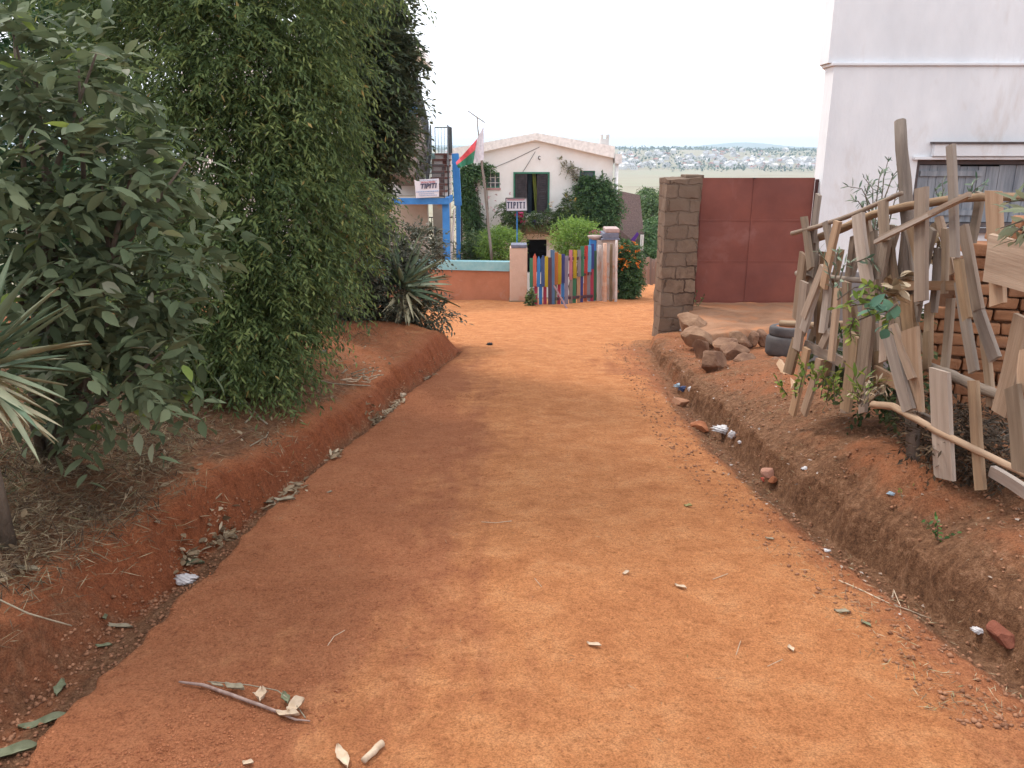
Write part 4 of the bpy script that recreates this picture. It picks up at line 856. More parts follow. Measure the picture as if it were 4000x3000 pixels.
def roughbox(name, x0, x1, y0, y1, z0, z1, mat, par, step=.05, amp=.02, seed=0, top=None, side=True):
    """box with a lumpy skin: front, left, right and top faces as displaced grids"""
    def grid(o, a, b_, na, nb_, nv):
        A_, B2 = np.meshgrid(np.linspace(0, 1, na + 1), np.linspace(0, 1, nb_ + 1), indexing='ij')
        P_ = np.array(o)[None, None] + A_[..., None] * np.array(a) + B2[..., None] * np.array(b_)
        return P_, nv
    P_all = []; F_all = []; k = 0
    faces_ = [((x0, y0, z0), (x1 - x0, 0, 0), (0, 0, z1 - z0)), ((x0, y1, z0), (0, y0 - y1, 0), (0, 0, z1 - z0)), ((x1, y0, z0), (0, y1 - y0, 0), (0, 0, z1 - z0)), ((x0, y0, z1), (x1 - x0, 0, 0), (0, y1 - y0, 0)), ((x1, y1, z0), (x0 - x1, 0, 0), (0, 0, z1 - z0))]
    for o, a, b_ in faces_:
        na = max(2, int(np.linalg.norm(a) / step)); nb_ = max(2, int(np.linalg.norm(b_) / step)); Pg, _ = grid(o, a, b_, na, nb_, None)
        x, y, z = Pg[..., 0], Pg[..., 1], Pg[..., 2]
        dx = fbm(x * 1.0 + z * .7, y + z, 3, 4, seed + 1) * amp * 2; dy = fbm(x + z * .3, y - z, 3, 4, seed + 2) * amp * 2; dz = fbm(x, y, 4, 3, seed + 3) * amp * 2
        Pg = Pg + np.stack([dx, dy, dz * (z > z1 - 1e-4)], -1)
        if top is not None: Pg[..., 2] += top(x, y) * (z - z0) / (z1 - z0)
        P_all.append(Pg.reshape(-1, 3)); I = (np.arange(na)[:, None] * (nb_ + 1) + np.arange(nb_)).ravel()
        F_all.append(np.stack([I, I + nb_ + 1, I + nb_ + 2, I + 1], 1) + k); k += Pg.shape[0] * Pg.shape[1]
    return npmesh(name, np.vstack(P_all), [np.vstack(F_all)], mat, par, smooth=True)
PY = 12.05
pl0, pl1 = at(1424, 700, PY).x, at(1497, 700, PY).x; ptop = at(1450, 386, PY).z
e = empty('masonry_pillar', ((pl0 + pl1) / 2, PY + .2, Hs(2.5, PY)), 'rough brown stone masonry pillar standing at the left end of the red metal gate', 'pillar')
roughbox('shaft', pl0, pl1, PY, PY + .55, Hs(2.3, PY) - .25, ptop, M_stone, e, .035, .013, 5, lambda x, y: .012 * (x - pl0) + .03 * vn(x * 7, y * 4, 3))
mb = MB(); q = at(1486, 380, PY + .1); mb.box(pl1 - .22, pl1 + .05, PY + .1, PY + .5, ptop + .0, ptop + .05); mb.build('cap_stone', M_stone, e, bev=.012)
GY = 12.75
M_redg = pm('red_oxide_steel', (.16, .046, .034), (.245, .075, .052), 1.3, .62, .25, .012, 7, c3=(.27, .12, .10), s3=(.58, .78), sc3=1.0, spec=.35)
gx0, gx1, gx2 = at(1509, 500, GY).x, at(1747, 500, GY).x, at(1790, 500, GY).x
gzt, gzb = at(1600, 387, GY).z, at(1600, 652, GY).z
e = empty('metal_gate', ((gx0 + gx1) / 2, GY, gzb), 'red oxide painted sheet metal gate of six panels between the pillar and the white house', 'gate')
xm = at(1621, 500, GY).x; zr = [gzb, at(1600, 564, GY).z, at(1600, 476, GY).z, gzt]
for i, (a, b_) in enumerate(((gx0, xm), (xm, gx1))):
    for j in range(3):
        mb = MB(); n_ = 10
        x0, x1, z0, z1 = a + .012, b_ - .012, zr[j] + .012, zr[j + 1] - .012
        Vs = []; Fs = []
        for ii in range(n_ + 1):
            for jj in range(n_ + 1):
                u_, v_ = ii / n_, jj / n_; Vs.append((x0 + (x1 - x0) * u_, GY - .012 * math.sin(u_ * 3.14) * math.sin(v_ * 3.14) * (1 if (i + j) % 2 else .4) + .004 * math.sin(9 * u_ + i) * math.sin(7 * v_ + j), z0 + (z1 - z0) * v_))
        for ii in range(n_):
            for jj in range(n_): k = ii * (n_ + 1) + jj; Fs.append((k, k + n_ + 1, k + n_ + 2, k + 1))
        mb.add(Vs, Fs); mb.build('panel', M_redg, e, True)
mb = MB()
for z in (gzb - .01, zr[1], zr[2], gzt): mb.box(gx0 + .021, gx1 - .021, GY + .012, GY + .045, z - .02, z + .02)
for x in (gx0, xm, gx1): mb.box(x - .02, x + .02, GY + .012, GY + .045, gzb - .04, gzt + .02)
for z in zr[1:3]: mb.box(gx0, gx1, GY - .006, GY + .006, z - .013, z + .013)
mb.box(xm - .012, xm + .012, GY - .009, GY + .003, gzb, gzt)
mb.build('frame', M_redg, e)
mb = MB(); mb.box(gx0 - .12, gx0 - .025, GY - .09, GY + .06, gzb - .3, gzt + .03); mb.build('post', plain('dark_brown_steel', (.07, .03, .03)), e, bev=.006)
mb = MB(); mb.box(gx1 + .03, gx2, GY + .0, GY + .012, gzb, gzt - .015); mb.build('side_panel', M_redg, e); mb = MB(); mb.box(gx1 + .02, gx1 + .05, GY - .03, GY + .0, gzb, gzt); mb.box(gx1 + .05, gx2, GY - .02, GY, gzt - .045, gzt + .0); mb.build('side_frame', plain('dark_brown_steel2', (.07, .03, .03)), e)
# earth / cement ramp in front of the gate
M_ramp = pm('earth_stained_cement', (.23, .115, .064), (.36, .2, .12), 2.2, .95, .6, .02, 30, c3=(.4, .17, .08), s3=(.5, .66), sc3=1.5)
def heap(name, pts, mat, label, cat, kind=None, res=46, seed=1, par=None):
    """ground-hugging slab: pts = outline [(x,y,ztop)], top interpolated, skirts go into the soil"""
    pts = [Vector(p) for p in pts]; c = sum(pts, Vector()) / len(pts); n = len(pts); ring = []
    K = 9; V = []; m = 8 * n
    for k in range(K + 1):
        f = k / K
        for i in range(m):
            a = i / 8; j = int(a); t_ = a - j; p_ = pts[j].lerp(pts[(j + 1) % n], t_); q = c.lerp(p_, f)
            z = q.z + (fbm(np.array([q.x]), np.array([q.y]), 2.4, 4, seed)[0] * .05)
            V.append((q.x, q.y, z))
    for i in range(m):
        x, y, z = V[K * m + i]; d = Vector((x - c.x, y - c.y)).normalized() * .05; V.append((x + d.x + random.uniform(-.02, .02), y + d.y + random.uniform(-.02, .02), z - .1))
    for i in range(m):
        x, y, z = V[K * m + i]; d = Vector((x - c.x, y - c.y)).normalized() * .12; V.append((x + d.x, y + d.y, z - .6))
    F_ = [(k * m + i, k * m + (i + 1) % m, (k + 1) * m + (i + 1) % m, (k + 1) * m + i) for k in range(K + 2) for i in range(m)]
    o = npmesh(name, V, [np.array(F_)], mat, par, smooth=True)
    if label: tag(o, label, cat, kind=kind)
    return o
gz = gzb - .02
def rp(u, v, h):   # point whose height above the road plane is h
    d = ray(u, v); t = (h - CH) / (d.z + .1 * d.y); return (d.x * t, d.y * t, CH + d.z * t)
heap('ramp', [(gx0 - .15, GY + .3, gz), (gx0 - .2, 12.6, gz), rp(1508, 690, .40), rp(1488, 724, .30), rp(1530, 728, .33), rp(1600, 716, .36), rp(1660, 708, .37), rp(1718, 700, .38), (gx1 + .4, 11.4, gz - .0), (gx1 + .8, GY + .3, gz)], M_ramp, 'earth stained cement ramp rising to the foot of the red gate', 'ramp')
# rocks
M_rock = pm('brown_rock', (.13, .065, .042), (.3, .175, .11), 4, .95, .9, .02, 22, local=True, c3=(.45, .24, .13), s3=(.55, .7), sc3=2)
def rock(name, u, v, wpx, hpx, label, grp='stones piled below the red gate', mat=None, dz=0, dep=1.0, seed=0, lean=0, p=None):
    p = on(u, v) if p is None else p; Y = p.y; rx = pxm(Y, wpx) / 2; rz = pxm(Y, hpx) / 2
    import bmesh
    bm = bmesh.new(); bmesh.ops.create_icosphere(bm, subdivisions=3, radius=1)
    rs = random.Random(seed * 13 + 5); planes = [(Vector((rs.uniform(-1, 1), rs.uniform(-1, 1), rs.uniform(-.6, 1))).normalized(), rs.uniform(.45, .78)) for _ in range(12)]
    for q in bm.verts:
        for nn_, dd_ in planes:
            t_ = q.co.dot(nn_) - dd_
            if t_ > 0: q.co -= nn_ * t_ * .95
        f_ = 1 + .07 * vn(np.array([q.co.x * 3 + seed]), np.array([q.co.y * 3 + q.co.z * 2.3]), seed)[0]; q.co *= f_
        q.co.x *= rx * 1.45; q.co.y *= rx * dep * 1.35; q.co.z *= rz * 1.6
    me = bpy.data.meshes.new(name); bm.to_mesh(me); bm.free()
    M = Matrix.Translation((p.x, p.y + rx * dep * .6, p.z + rz * .8 + dz)) @ Euler((0, lean, rs.uniform(0, 6.28) if dep == 1 else 0)).to_matrix().to_4x4()
    o = link(name, me, mat or M_rock, None, M); tag(o, label, 'rock', grp); return o
M_rock2 = pm('sandy_rock', (.17, .09, .053), (.33, .2, .125), 4, .95, .8, .02, 22, local=True)
RK = [(1562, 745, 56, 36, 'dark angular rock at the top of the pile below the red gate'), (1543, 781, 62, 42, 'large flat topped rock at the front of the pile'), (1592, 764, 58, 38, 'square dark brown rock on the right of the pile front'),
      (1513, 752, 30, 44, 'narrow orange rock wedged at the left of the pile'), (1525, 740, 44, 24, 'brown rock half hidden behind the large flat topped one'), (1611, 742, 34, 26, 'small dark rock at the upper right of the pile'),
      (1598, 732, 44, 22, 'tan rock lying on the ramp edge behind the small dark rock'), (1630, 728, 26, 30, 'upright grey tan stone near the ramp edge'), (1650, 728, 26, 30, 'tan stone beside the grey rubber stack'),
      (1613, 778, 46, 26, 'low flat brown rock right of the pile on bare soil'), (1495, 700, 58, 42, 'big pale sandy boulder touching the pillar side'), (1512, 728, 70, 34, 'pale smooth boulder between the pillar and the pile'), (1671, 785, 34, 20, 'small rust coloured rock in front of the rubber stack'),
      (1640, 724, 20, 18, 'smallest pale stone on the ramp edge')]
for i, (u, v, w_, h_, lb) in enumerate(RK): rock('rock', u, v, w_ * .98, h_ * .95, lb, seed=i + 3, mat=(M_rock2 if i in (10, 11, 6) else None), p=Vector(rp(u, v + h_ * .42, .2 if v > 735 else .27)))
rock('rock', 2175, 1392, 66, 42, 'reddish brown rock lying in the right ditch near the picture edge', 'loose rocks by the ditch', mat=pm('red_rock', (.16, .05, .03), (.3, .11, .07), 5, .95, .8, .01, 40, True), seed=31)
rock('rock', 1665, 1030, 30, 20, 'pinkish stone in the ditch debris beside two red brick bits', 'loose rocks by the ditch', mat=pm('pink_rock', (.35, .17, .12), (.5, .27, .19), 5, .95, .8, .01, 40, True), seed=32)
rock('rock', 1672, 1042, 22, 12, 'small brick red lump right of the pinkish stone', 'loose rocks by the ditch', mat=M_clod, seed=33)
rock('rock', 1650, 1040, 12, 10, 'tiny bright red brick chip left of the pinkish stone', 'loose rocks by the ditch', mat=plain('brick_red', (.45, .08, .05)), seed=34)
rock('rock', 1512, 930, 46, 20, 'flat brown clod lying on the road edge above the plastic bag', 'loose rocks by the ditch', mat=M_clod, seed=35)
rock('rock', 1468, 876, 40, 14, 'dusty beige clod on the road edge near the blue rubbish', 'loose rocks by the ditch', mat=M_clod2, seed=36)
# rubber stack (two worn tyres, one on the other)
M_tyre = pm('dusty_rubber', (.055, .05, .055), (.13, .115, .11), 3, .8, .4, .01, 20, c3=(.33, .15, .08), s3=(.62, .72), sc3=2)
def torus_like(name, c, r, h, mat, label, grp):
    mb = MB(); n = 36; prof = [(.60, -.5), (.9, -.5), (.985, -.38), (1, -.15), (1, .15), (.985, .38), (.9, .5), (.60, .5), (.56, .3), (.56, -.3)]; m = len(prof); vs = []
    for k in range(n):
        a = 2 * math.pi * k / n
        for pr, pz in prof:
            vs.append((c[0] + math.cos(a) * r * pr * (1 + .01 * math.sin(5 * a)), c[1] + math.sin(a) * r * pr, c[2] + h * pz + .02 * r * math.sin(a * 2)))
    mb.add(vs, [(k * m + j, k * m + (j + 1) % m, ((k + 1) % n) * m + (j + 1) % m, ((k + 1) % n) * m + j) for k in range(n) for j in range(m)])
    e_ = empty(name, (c[0], c[1], c[2] - h / 2), label, 'tyre', grp); mb.build('rubber', mat, e_, True)
    mb = MB(); mb.tube([(c[0], c[1], c[2] - h * .4), (c[0], c[1], c[2] + h * .46), (c[0], c[1], c[2] + h * .52)], [r * .62, r * .62, r * .3], 24); mb.build('earth_filling', M_clod, e_, True); return e_
tb_ = on(1700, 772); r_ = pxm(tb_.y, 37)
hh1, hh2 = pxm(tb_.y, 44), pxm(tb_.y, 22)
torus_like('tyre', (tb_.x, tb_.y + r_, tb_.z + hh1 / 2 - .01), r_, hh1, M_tyre, 'thick grey rubber tyre at the bottom of the stack by the fence end', 'old tyres stacked at the fence end')
torus_like('tyre', (tb_.x + .02, tb_.y + r_, tb_.z + hh1 + hh2 / 2 - .012), r_ * .95, hh2, M_tyre, 'thinner dusty tyre lying on top of the stack', 'old tyres stacked at the fence end')
o = stick('plank_offcut', on(1712, 838, .01), on(1682, 795, .06), .06, .03, pm('pale_offcut', (.4, .25, .15), (.55, .38, .25), 5, .9, .4, .01, 40, True, (1, 1, .1))); tag(o, 'pale wood offcut lying by the foot of the fence end', 'plank')
tag(heap('earth_slab', [rp(1600, 850, .22), rp(1612, 835, .27), rp(1680, 812, .30), rp(1694, 800, .32), rp(1690, 826, .24), rp(1660, 850, .22), rp(1620, 858, .2)], pm('red_slab', (.33, .13, .06), (.45, .2, .1), 3, .95, .5), None, None), 'curved slab of hard red earth beside the fence end', 'earth slab')

# ================================================================== WHITE HOUSE ON THE RIGHT
HYr = 12.6
def r_(u, v, Y=HYr): return at(u, v, Y)
xL_, xR_ = r_(1775, 600).x, 15.0
xA = (r_(1788, 142).x + r_(1772, 560).x) / 2
ledz0, ledz1 = r_(1900, 142.5).z, r_(1900, 135).z
e = empty('white_house', (xA + 4, HYr, gz), 'tall whitewashed house at the right edge with a shuttered window', 'house')
wx0, wx1 = r_(1975, 400).x, r_(2330, 400).x; wz0, wz1 = r_(2000, 492).z, r_(2000, 345).z
mb = MB()
xs = [xA, wx0, wx1, xR_]
for i in range(3):
    for (z0, z1) in ((gz - .8, wz0), (wz0, wz1), (wz1, ledz0)):
        if i == 1 and z0 == wz0: continue
        mb.box(xs[i], xs[i + 1], HYr, HYr + .35, z0, z1)
SD = .50      # the side wall runs back to the right
def side(mb, x0, z0, z1, y0):
    vs = [(x0, y0, z0), (x0 + .3, y0, z0), (x0 + .3 + 7 * SD, y0 + 7, z0), (x0 + 7 * SD, y0 + 7, z0)]; vs += [(a, b, z1) for a, b, _ in vs]
    mb.add(vs, [(0, 3, 2, 1), (4, 5, 6, 7), (0, 1, 5, 4), (1, 2, 6, 5), (2, 3, 7, 6), (3, 0, 4, 7)])
side(mb, xA, gz - .8, ledz0, HYr + .352)
mb.build('wall', M_lav, e)
xU = r_(1799, 60).x; mb = MB(); mb.box(xU, xR_, HYr + .04, HYr + .4, ledz1, 7.5); side(mb, xU, ledz1, 7.5, HYr + .402); mb.build('upper_wall', M_lav, e)
mb = MB(); mb.box(xA - .04, xR_, HYr - .035, HYr + .4, ledz0 + .002, ledz1 - .002); side(mb, xA - .04, ledz0 + .002, ledz1 - .002, HYr + .402); mb.build('ledge', M_lav, e, bev=.012)
M_gw = pm('weathered_grey_boards', (.14, .16, .19), (.30, .32, .35), 5, .85, .4, .01, 40, False, (3, 1, .25), c3=(.32, .3, .3), s3=(.6, .75), sc3=3)
M_gd = plain('dark_window_frame', (.1, .08, .08), .8)
y = HYr + .06; mb = MB(); t = .07
mb.box(wx0, wx1, y, y + .1, wz1 - t, wz1); mb.box(wx0, wx1, y, y + .1, wz0, wz0 + t); mb.box(wx0, wx0 + t, y, y + .1, wz0 + t, wz1 - t); mb.box(wx1 - t, wx1, y, y + .1, wz0 + t, wz1 - t)
wn = mb.build('window', M_gd, e)
x = wx0 + t + .01; k = 0; mbb = MB()
while x < wx1 - t - .05:
    w_ = [.17, .12, .2, .15, .11][k % 5]; x1 = min(x + w_, wx1 - t - .01); yy = y + .03 + (.012 if (k // 3) % 2 else 0)
    mbb.box(x, x1 - .008, yy, yy + .03, wz0 + t + .01 - 0, wz1 - t - (.01 if (k // 4) % 2 == 0 else .03)); x = x1; k += 1
mbb.build('shutter', M_gw, wn)
mb = MB(); mb.box(wx0 + .005, wx1 - .005, HYr + .2, HYr + .24, wz0 + .005, wz1 - .005); mb.build('dark_backing', M_dark, wn)  # black panel stands in for the unlit room behind the shutter
mb = MB()
for zz in (.22, .8): z = wz0 + (wz1 - wz0) * zz; mb.box(wx0 + .1, wx0 + 1.05, y + .0, y + .028, z - .04, z + .04)
mb.build('batten', M_gw, wn)
mb = MB(); hx0 = r_(2012, 320).x; mb.box(hx0, wx1 + .2, HYr - .1, HYr - .003, wz1 + .05, r_(2000, 311).z); mb.box(wx0 - .08, wx1 + .25, HYr - .06, HYr - .003, wz1 + .0, wz1 + .045); mb.build('window_hood', M_lav, e, bev=.008)
mb = MB(); mb.box(hx0 - .03, wx1 + .22, HYr - .13, HYr - .003, r_(2000, 311).z + .002, r_(2000, 308).z + .01); mb.build('hood_edge', M_gd, e)
mb = MB(); mb.box(wx0 - .05, wx1 + .1, HYr - .08, HYr - .003, wz0 - .08, wz0 - .0); mb.build('sill', M_gd, e)
# low cement wall behind the fence
e = empty('cement_wall', at(1830, 740, 7.4), 'low smooth grey cement wall behind the far end of the wooden fence', 'wall')
a_, b_ = at(1757, 590, 7.6), at(1930, 590, 7.2)
mb = MB(); q = at(1757, 592, 7.6); q2 = at(1960, 575, 6.9)
zt0, zt1 = at(1780, 588, 7.6).z, at(1940, 588, 6.9).z
slopedwall((q.x, 7.6, 0), (q2.x, 6.9, 0), (-1.0, -1.0), 0, .18, pm('grey_cement', (.2, .19, .2), (.3, .285, .29), 1.5, .9, .3, .01, 20, c3=(.33, .2, .13), s3=(.6, .75), sc3=1.1), 'wall_face', e, (zt0, zt1))

# ================================================================== BRICK WALL behind the fence: real bricks
M_brick = pm('mud_brick', (.2, .085, .042), (.36, .175, .09), 5, .95, .8, .012, 30, c3=(.2, .1, .06), s3=(.58, .72), sc3=3.5)
M_mort = pm('mud_mortar', (.14, .07, .04), (.25, .13, .075), 8, .98, .8, .01, 40)
BA, BB2 = Vector((2.6, 5.1, 0)), Vector((5.2, 4.3, 0)); bd = (BB2 - BA).normalized(); bn = Vector((bd.y, -bd.x, 0)); bn = -bn if bn.y > 0 else bn
e = empty('brick_wall', (3.3, 4.9, Hs(3.3, 4.9)), 'crumbling orange mud brick wall with uneven top behind the wooden fence', 'wall')
Vb, Fb = [], []; rb = random.Random(5); bl_, bh_ = .19, .07; nrow = 24; zb0 = -.5
def topz(s): return 1.0 + .14 * min(1, max(0, (s - .05) / .2)) + .1 * math.sin(s * 5) + .05 * math.sin(s * 13) - .12 * (s > 1.3)
for rix in range(nrow):
    z0 = zb0 + rix * (bh_ + .012); s = -.0 + (rix % 2) * .1 + rb.uniform(-.02, .02) + .03 * math.sin(rix)
    if rix > nrow * .55: s += .02 * rix - .1
    while s < 2.5:
        L_ = bl_ * rb.uniform(.75, 1.15); s1 = s + L_
        if z0 + bh_ < topz(s) + rb.uniform(-.05, .05):
            off = rb.uniform(-.014, .016); tz = rb.uniform(-.006, .006); k0 = len(Vb)
            for (ss, dd_, z) in [(s, off, z0), (s1 - .01, off + rb.uniform(-.005, .005), z0 + tz), (s1 - .01, off - .22, z0 + tz), (s, off - .22, z0), (s + rb.uniform(0, .006), off, z0 + bh_), (s1 - .01, off, z0 + bh_ + tz), (s1 - .01, off - .22, z0 + bh_ + tz), (s, off - .22, z0 + bh_)]:
                p_ = BA + bd * (ss + rb.uniform(-.007, .007)) + bn * (dd_ + rb.uniform(-.006, .006)); Vb.append((p_.x, p_.y, z + rb.uniform(-.006, .006)))
            Fb += [[k0 + i for i in f] for f in [(0, 3, 2, 1), (4, 5, 6, 7), (0, 1, 5, 4), (1, 2, 6, 5), (2, 3, 7, 6), (3, 0, 4, 7)]]
        s = s1
mb = MB(); mb.add(Vb, Fb); o = mb.build('bricks', M_brick, e, bev=.012)
mb = MB(); p0_, p1_ = BA + bd * .12 - bn * .06, BA + bd * 2.5 - bn * .06; q0_, q1_ = p0_ - bn * .12, p1_ - bn * .12
vs = [(p0_.x, p0_.y, zb0), (p1_.x, p1_.y, zb0), (q1_.x, q1_.y, zb0), (q0_.x, q0_.y, zb0), (p0_.x, p0_.y, .95), (p1_.x, p1_.y, .98), (q1_.x, q1_.y, .98), (q0_.x, q0_.y, .95)]
mb.add(vs, [(0, 3, 2, 1), (4, 5, 6, 7), (0, 1, 5, 4), (1, 2, 6, 5), (2, 3, 7, 6), (3, 0, 4, 7)]); mb.build('mortar', M_mort, e)

# ================================================================== THE WOODEN FENCE
FA, FB_ = Vector((1.93, 5.45)), Vector((2.34, 3.15)); fd = (FB_ - FA).normalized(); fn = Vector((-fd.y, fd.x)); fn = fn if fn.x < 0 else -fn     # towards the road
def F(uv, off=0.0):
    d = ray(*uv); o2 = FA + fn * off; den = d.x * fn.x + d.y * fn.y; t = (o2.x * fn.x + o2.y * fn.y) / den
    return Vector((d.x * t, d.y * t, CH + d.z * t))
FN = (fn.x, fn.y, 0)
M_wood = [pm('sawn_wood', (.24, .16, .11), (.47, .35, .26), 7, .9, .5, .006, 60, True, (1.5, 1.5, .08), rand=.28, c3=(.13, .09, .07), s3=(.54, .72), sc3=2.6),
          pm('grey_weathered_wood', (.17, .12, .085), (.40, .30, .215), 7, .9, .5, .006, 60, True, (1.5, 1.5, .08), rand=.25, c3=(.24, .15, .1), s3=(.62, .72), sc3=3),
          pm('bark_pole', (.15, .1, .07), (.36, .26, .18), 8, .95, .8, .008, 50, True, (1.5, 1.5, .15), rand=.2, c3=(.2, .17, .14), s3=(.6, .7), sc3=5)]
base_f = Vector((2.1, 4.3, Hs(2.1, 4.3)))
fence = empty('wooden_fence', base_f, 'ramshackle fence of leaning offcut planks nailed to crooked poles along the right bank', 'fence')
def pk(f, x0, y0, x1, y1, w, m=0, off=.0, th=.022, name='plank', taper=1.0, label=None, jag=.35):
    """top point, bottom point and width as measured in the photograph; built on the fence plane"""
    k = {Z4: 2.074, Z5: 1.843}[f]; T_, B = F(f(x0, y0), off), F(f(x1, y1), off)
    hw = w / 2; mx, my = (x0 + x1) / 2, (y0 + y1) / 2; dx, dy = x1 - x0, y1 - y0; l = math.hypot(dx, dy); px, py = -dy / l * hw, dx / l * hw
    W_ = (F(f(mx + px, my + py), off) - F(f(mx - px, my - py), off)); ax_ = (B - T_).normalized(); W_ = (W_ - ax_ * W_.dot(ax_)).length
    return stick(name, B, T_, W_, th, M_wood[m], fence, FN, taper=taper, label=label, jag=jag)
def rail(f, pts, w, off=0.0, m=2, name='rail', label=None):
    k = {Z4: 2.074, Z5: 1.843}[f]; P_ = [F(f(*p), off) for p in pts]; r = [pxm(p.y + .35, w / k * .553) / 2 for p in P_]
    o = logm(name, P_, r, M_wood[m], fence, 9, .14)
    if label: o['label'] = label
    return o
# tall post and long poles
p_top, p_mid, p_bot = F(Z4(1070, 150), -.14), F(Z4(1145, 1100), -.1), F(Z5(1060, 1300), -.04); p_bot.z -= .1
o = logm('post', [p_bot, p_mid, p_top], [.036, .038, .031], pm('old_grey_post', (.11, .085, .07), (.27, .215, .18), 8, .95, .8, .008, 50, True, (1.5, 1.5, .15)), fence, 10, .15); o['label'] = 'tallest forked grey post'
rail(Z4, [(195, 1062), (420, 1000), (700, 905), (900, 815), (1085, 735)], 36, .02)
rail(Z4, [(395, 1100), (640, 1005), (860, 905), (1130, 838), (1480, 785), (1760, 765), (2200, 768)], 62, -.06, label='thick long top rail')
rail(Z4, [(235, 1385), (560, 1425), (720, 1440), (1100, 1475)], 44, -.06)
pk(Z4, 1560, 1485, 1060, 1480, 76, 0, -.05, .03, 'rail', jag=.8)
rail(Z5, [(1100, 600), (1330, 680), (1500, 755), (1860, 900), (2050, 985)], 76, -.07)
rail(Z5, [(755, 885), (900, 900), (1010, 960), (1230, 1085), (1550, 1235), (1870, 1395)], 52, .05, 0, label='long pale bottom rail running to the picture edge')
pk(Z5, 560, 590, 262, 452, 68, 0, -.035, .024, 'brace')
pk(Z5, 1010, 790, 770, 640, 76, 0, -.04, .024, 'brace')
pk(Z5, 1190, 1000, 1000, 935, 50, 2, -.03, .03, 'brace')
PLK = [ # far end first
 (Z4, 283, 925, 352, 1350, 40, 1, .03), (Z4, 412, 745, 372, 1130, 30, 0, -.02), (Z4, 372, 1080, 345, 1400, 56, 1, -.03), (Z4, 293, 1225, 235, 1760, 52, 0, .0), (Z5, 265, 0, 205, 490, 52, 0, .02),
 (Z5, 208, 440, 150, 660, 62, 1, .0), (Z4, 448, 1330, 300, 1740, 48, 0, .04), (Z5, 345, 40, 262, 350, 48, 0, .035), (Z4, 468, 965, 520, 1320, 44, 1, .03), (Z4, 568, 962, 455, 1500, 46, 0, .045),
 (Z4, 738, 905, 805, 1450, 84, 0, .04), (Z4, 945, 800, 935, 1120, 62, 1, .02), (Z4, 945, 1090, 880, 1640, 84, 2, .0), (Z4, 1245, 690, 1250, 1610, 92, 0, .06), (Z4, 1472, 345, 1520, 1255, 54, 0, .05),
 (Z4, 1548, 1265, 1620, 1760, 58, 1, .045), (Z5, 1385, 0, 1485, 650, 58, 1, .04), (Z4, 1645, 745, 900, 1100, 34, 0, .09), (Z4, 1600, 765, 880, 1130, 30, 0, .095), (Z4, 1565, 1000, 1720, 1680, 72, 0, -.03), (Z5, 1440, -20, 1640, 560, 76, 0, -.035),
 (Z4, 1838, 715, 1850, 1640, 112, 0, .05), (Z5, 1625, 0, 1655, 290, 112, 0, .05), (Z4, 2300, 1400, 1790, 1240, 400, 0, .08),
 (Z5, 275, 480, 178, 955, 42, 0, .02), (Z5, 368, 555, 260, 950, 42, 0, .02), (Z5, 425, 0, 398, 370, 42, 0, .02), (Z5, 435, 360, 395, 470, 42, 0, .015), (Z5, 500, 40, 462, 570, 34, 0, .04),
 (Z5, 570, 0, 562, 570, 40, 0, .03), (Z5, 618, 380, 562, 930, 66, 1, .03), (Z5, 740, 0, 665, 800, 84, 2, .03), (Z5, 690, 700, 690, 945, 46, 0, .02), (Z5, 838, 250, 828, 575, 54, 0, .03), (Z5, 855, 340, 1022, 930, 78, 0, .05),
 (Z5, 895, 310, 1050, 700, 46, 0, .045), (Z5, 1035, 340, 1052, 925, 108, 0, .035), (Z5, 1240, 635, 1275, 1420, 132, 0, .04), (Z5, 1478, 712, 1540, 1500, 62, 1, .03), (Z5, 1830, 250, 1668, 950, 112, 0, .02), (Z5, 1765, 755, 1812, 1370, 100, 1, .06),
 (Z5, 1880, 480, 1850, 800, 90, 0, .03), (Z5, 1000, 100, 1030, 350, 92, 2, -.05), (Z5, 1105, -20, 1105, 150, 90, 0, .06)]
rs2 = random.Random(17)
for k in range(22):      # the tangle of broken slats behind the front row
    x0 = 330 + rs2.random() * 1500; y0 = 1000 + rs2.random() * 250 - (x0 - 330) * .2; x1 = x0 + rs2.uniform(-160, 120); y1 = y0 + rs2.uniform(380, 760)
    PLK.append((Z4, x0, y0, x1, y1, rs2.uniform(30, 62), rs2.choice([0, 1, 1, 2]), rs2.uniform(-.11, -.05)))
for k in range(14):
    x0 = 260 + rs2.random() * 900; y0 = 120 + rs2.random() * 420; x1 = x0 + rs2.uniform(-150, 60); y1 = y0 + rs2.uniform(260, 430)
    if y1 > 900 + (x0 - 260) * .35: continue
    PLK.append((Z5, x0, y0, x1, y1, rs2.uniform(28, 58), rs2.choice([0, 1, 2]), rs2.uniform(-.1, -.04)))
for i, q in enumerate(PLK):
    if i in (22, 43): continue
    f, x0, y0, x1, y1, w_, m_, off = q; pk(f, x0, y0, x1, y1, w_, m_, off, label='big pale board, the widest of the fence' if w_ == 400 else None)
o = pk(Z5, 1920, 1560, 1600, 1360, 74, 0, .0, .03, 'fallen_plank'); o['label'] = 'fallen plank resting on the soil at the fence foot'
o = logm('loose_pole', [at(*Z5(90, 300), 6.7), at(*Z5(330, 318), 6.5), at(*Z5(600, 305), 6.4)], .03, M_wood[1]); tag(o, 'pale grey pole lying level behind the fence, above the tyres', 'pole')
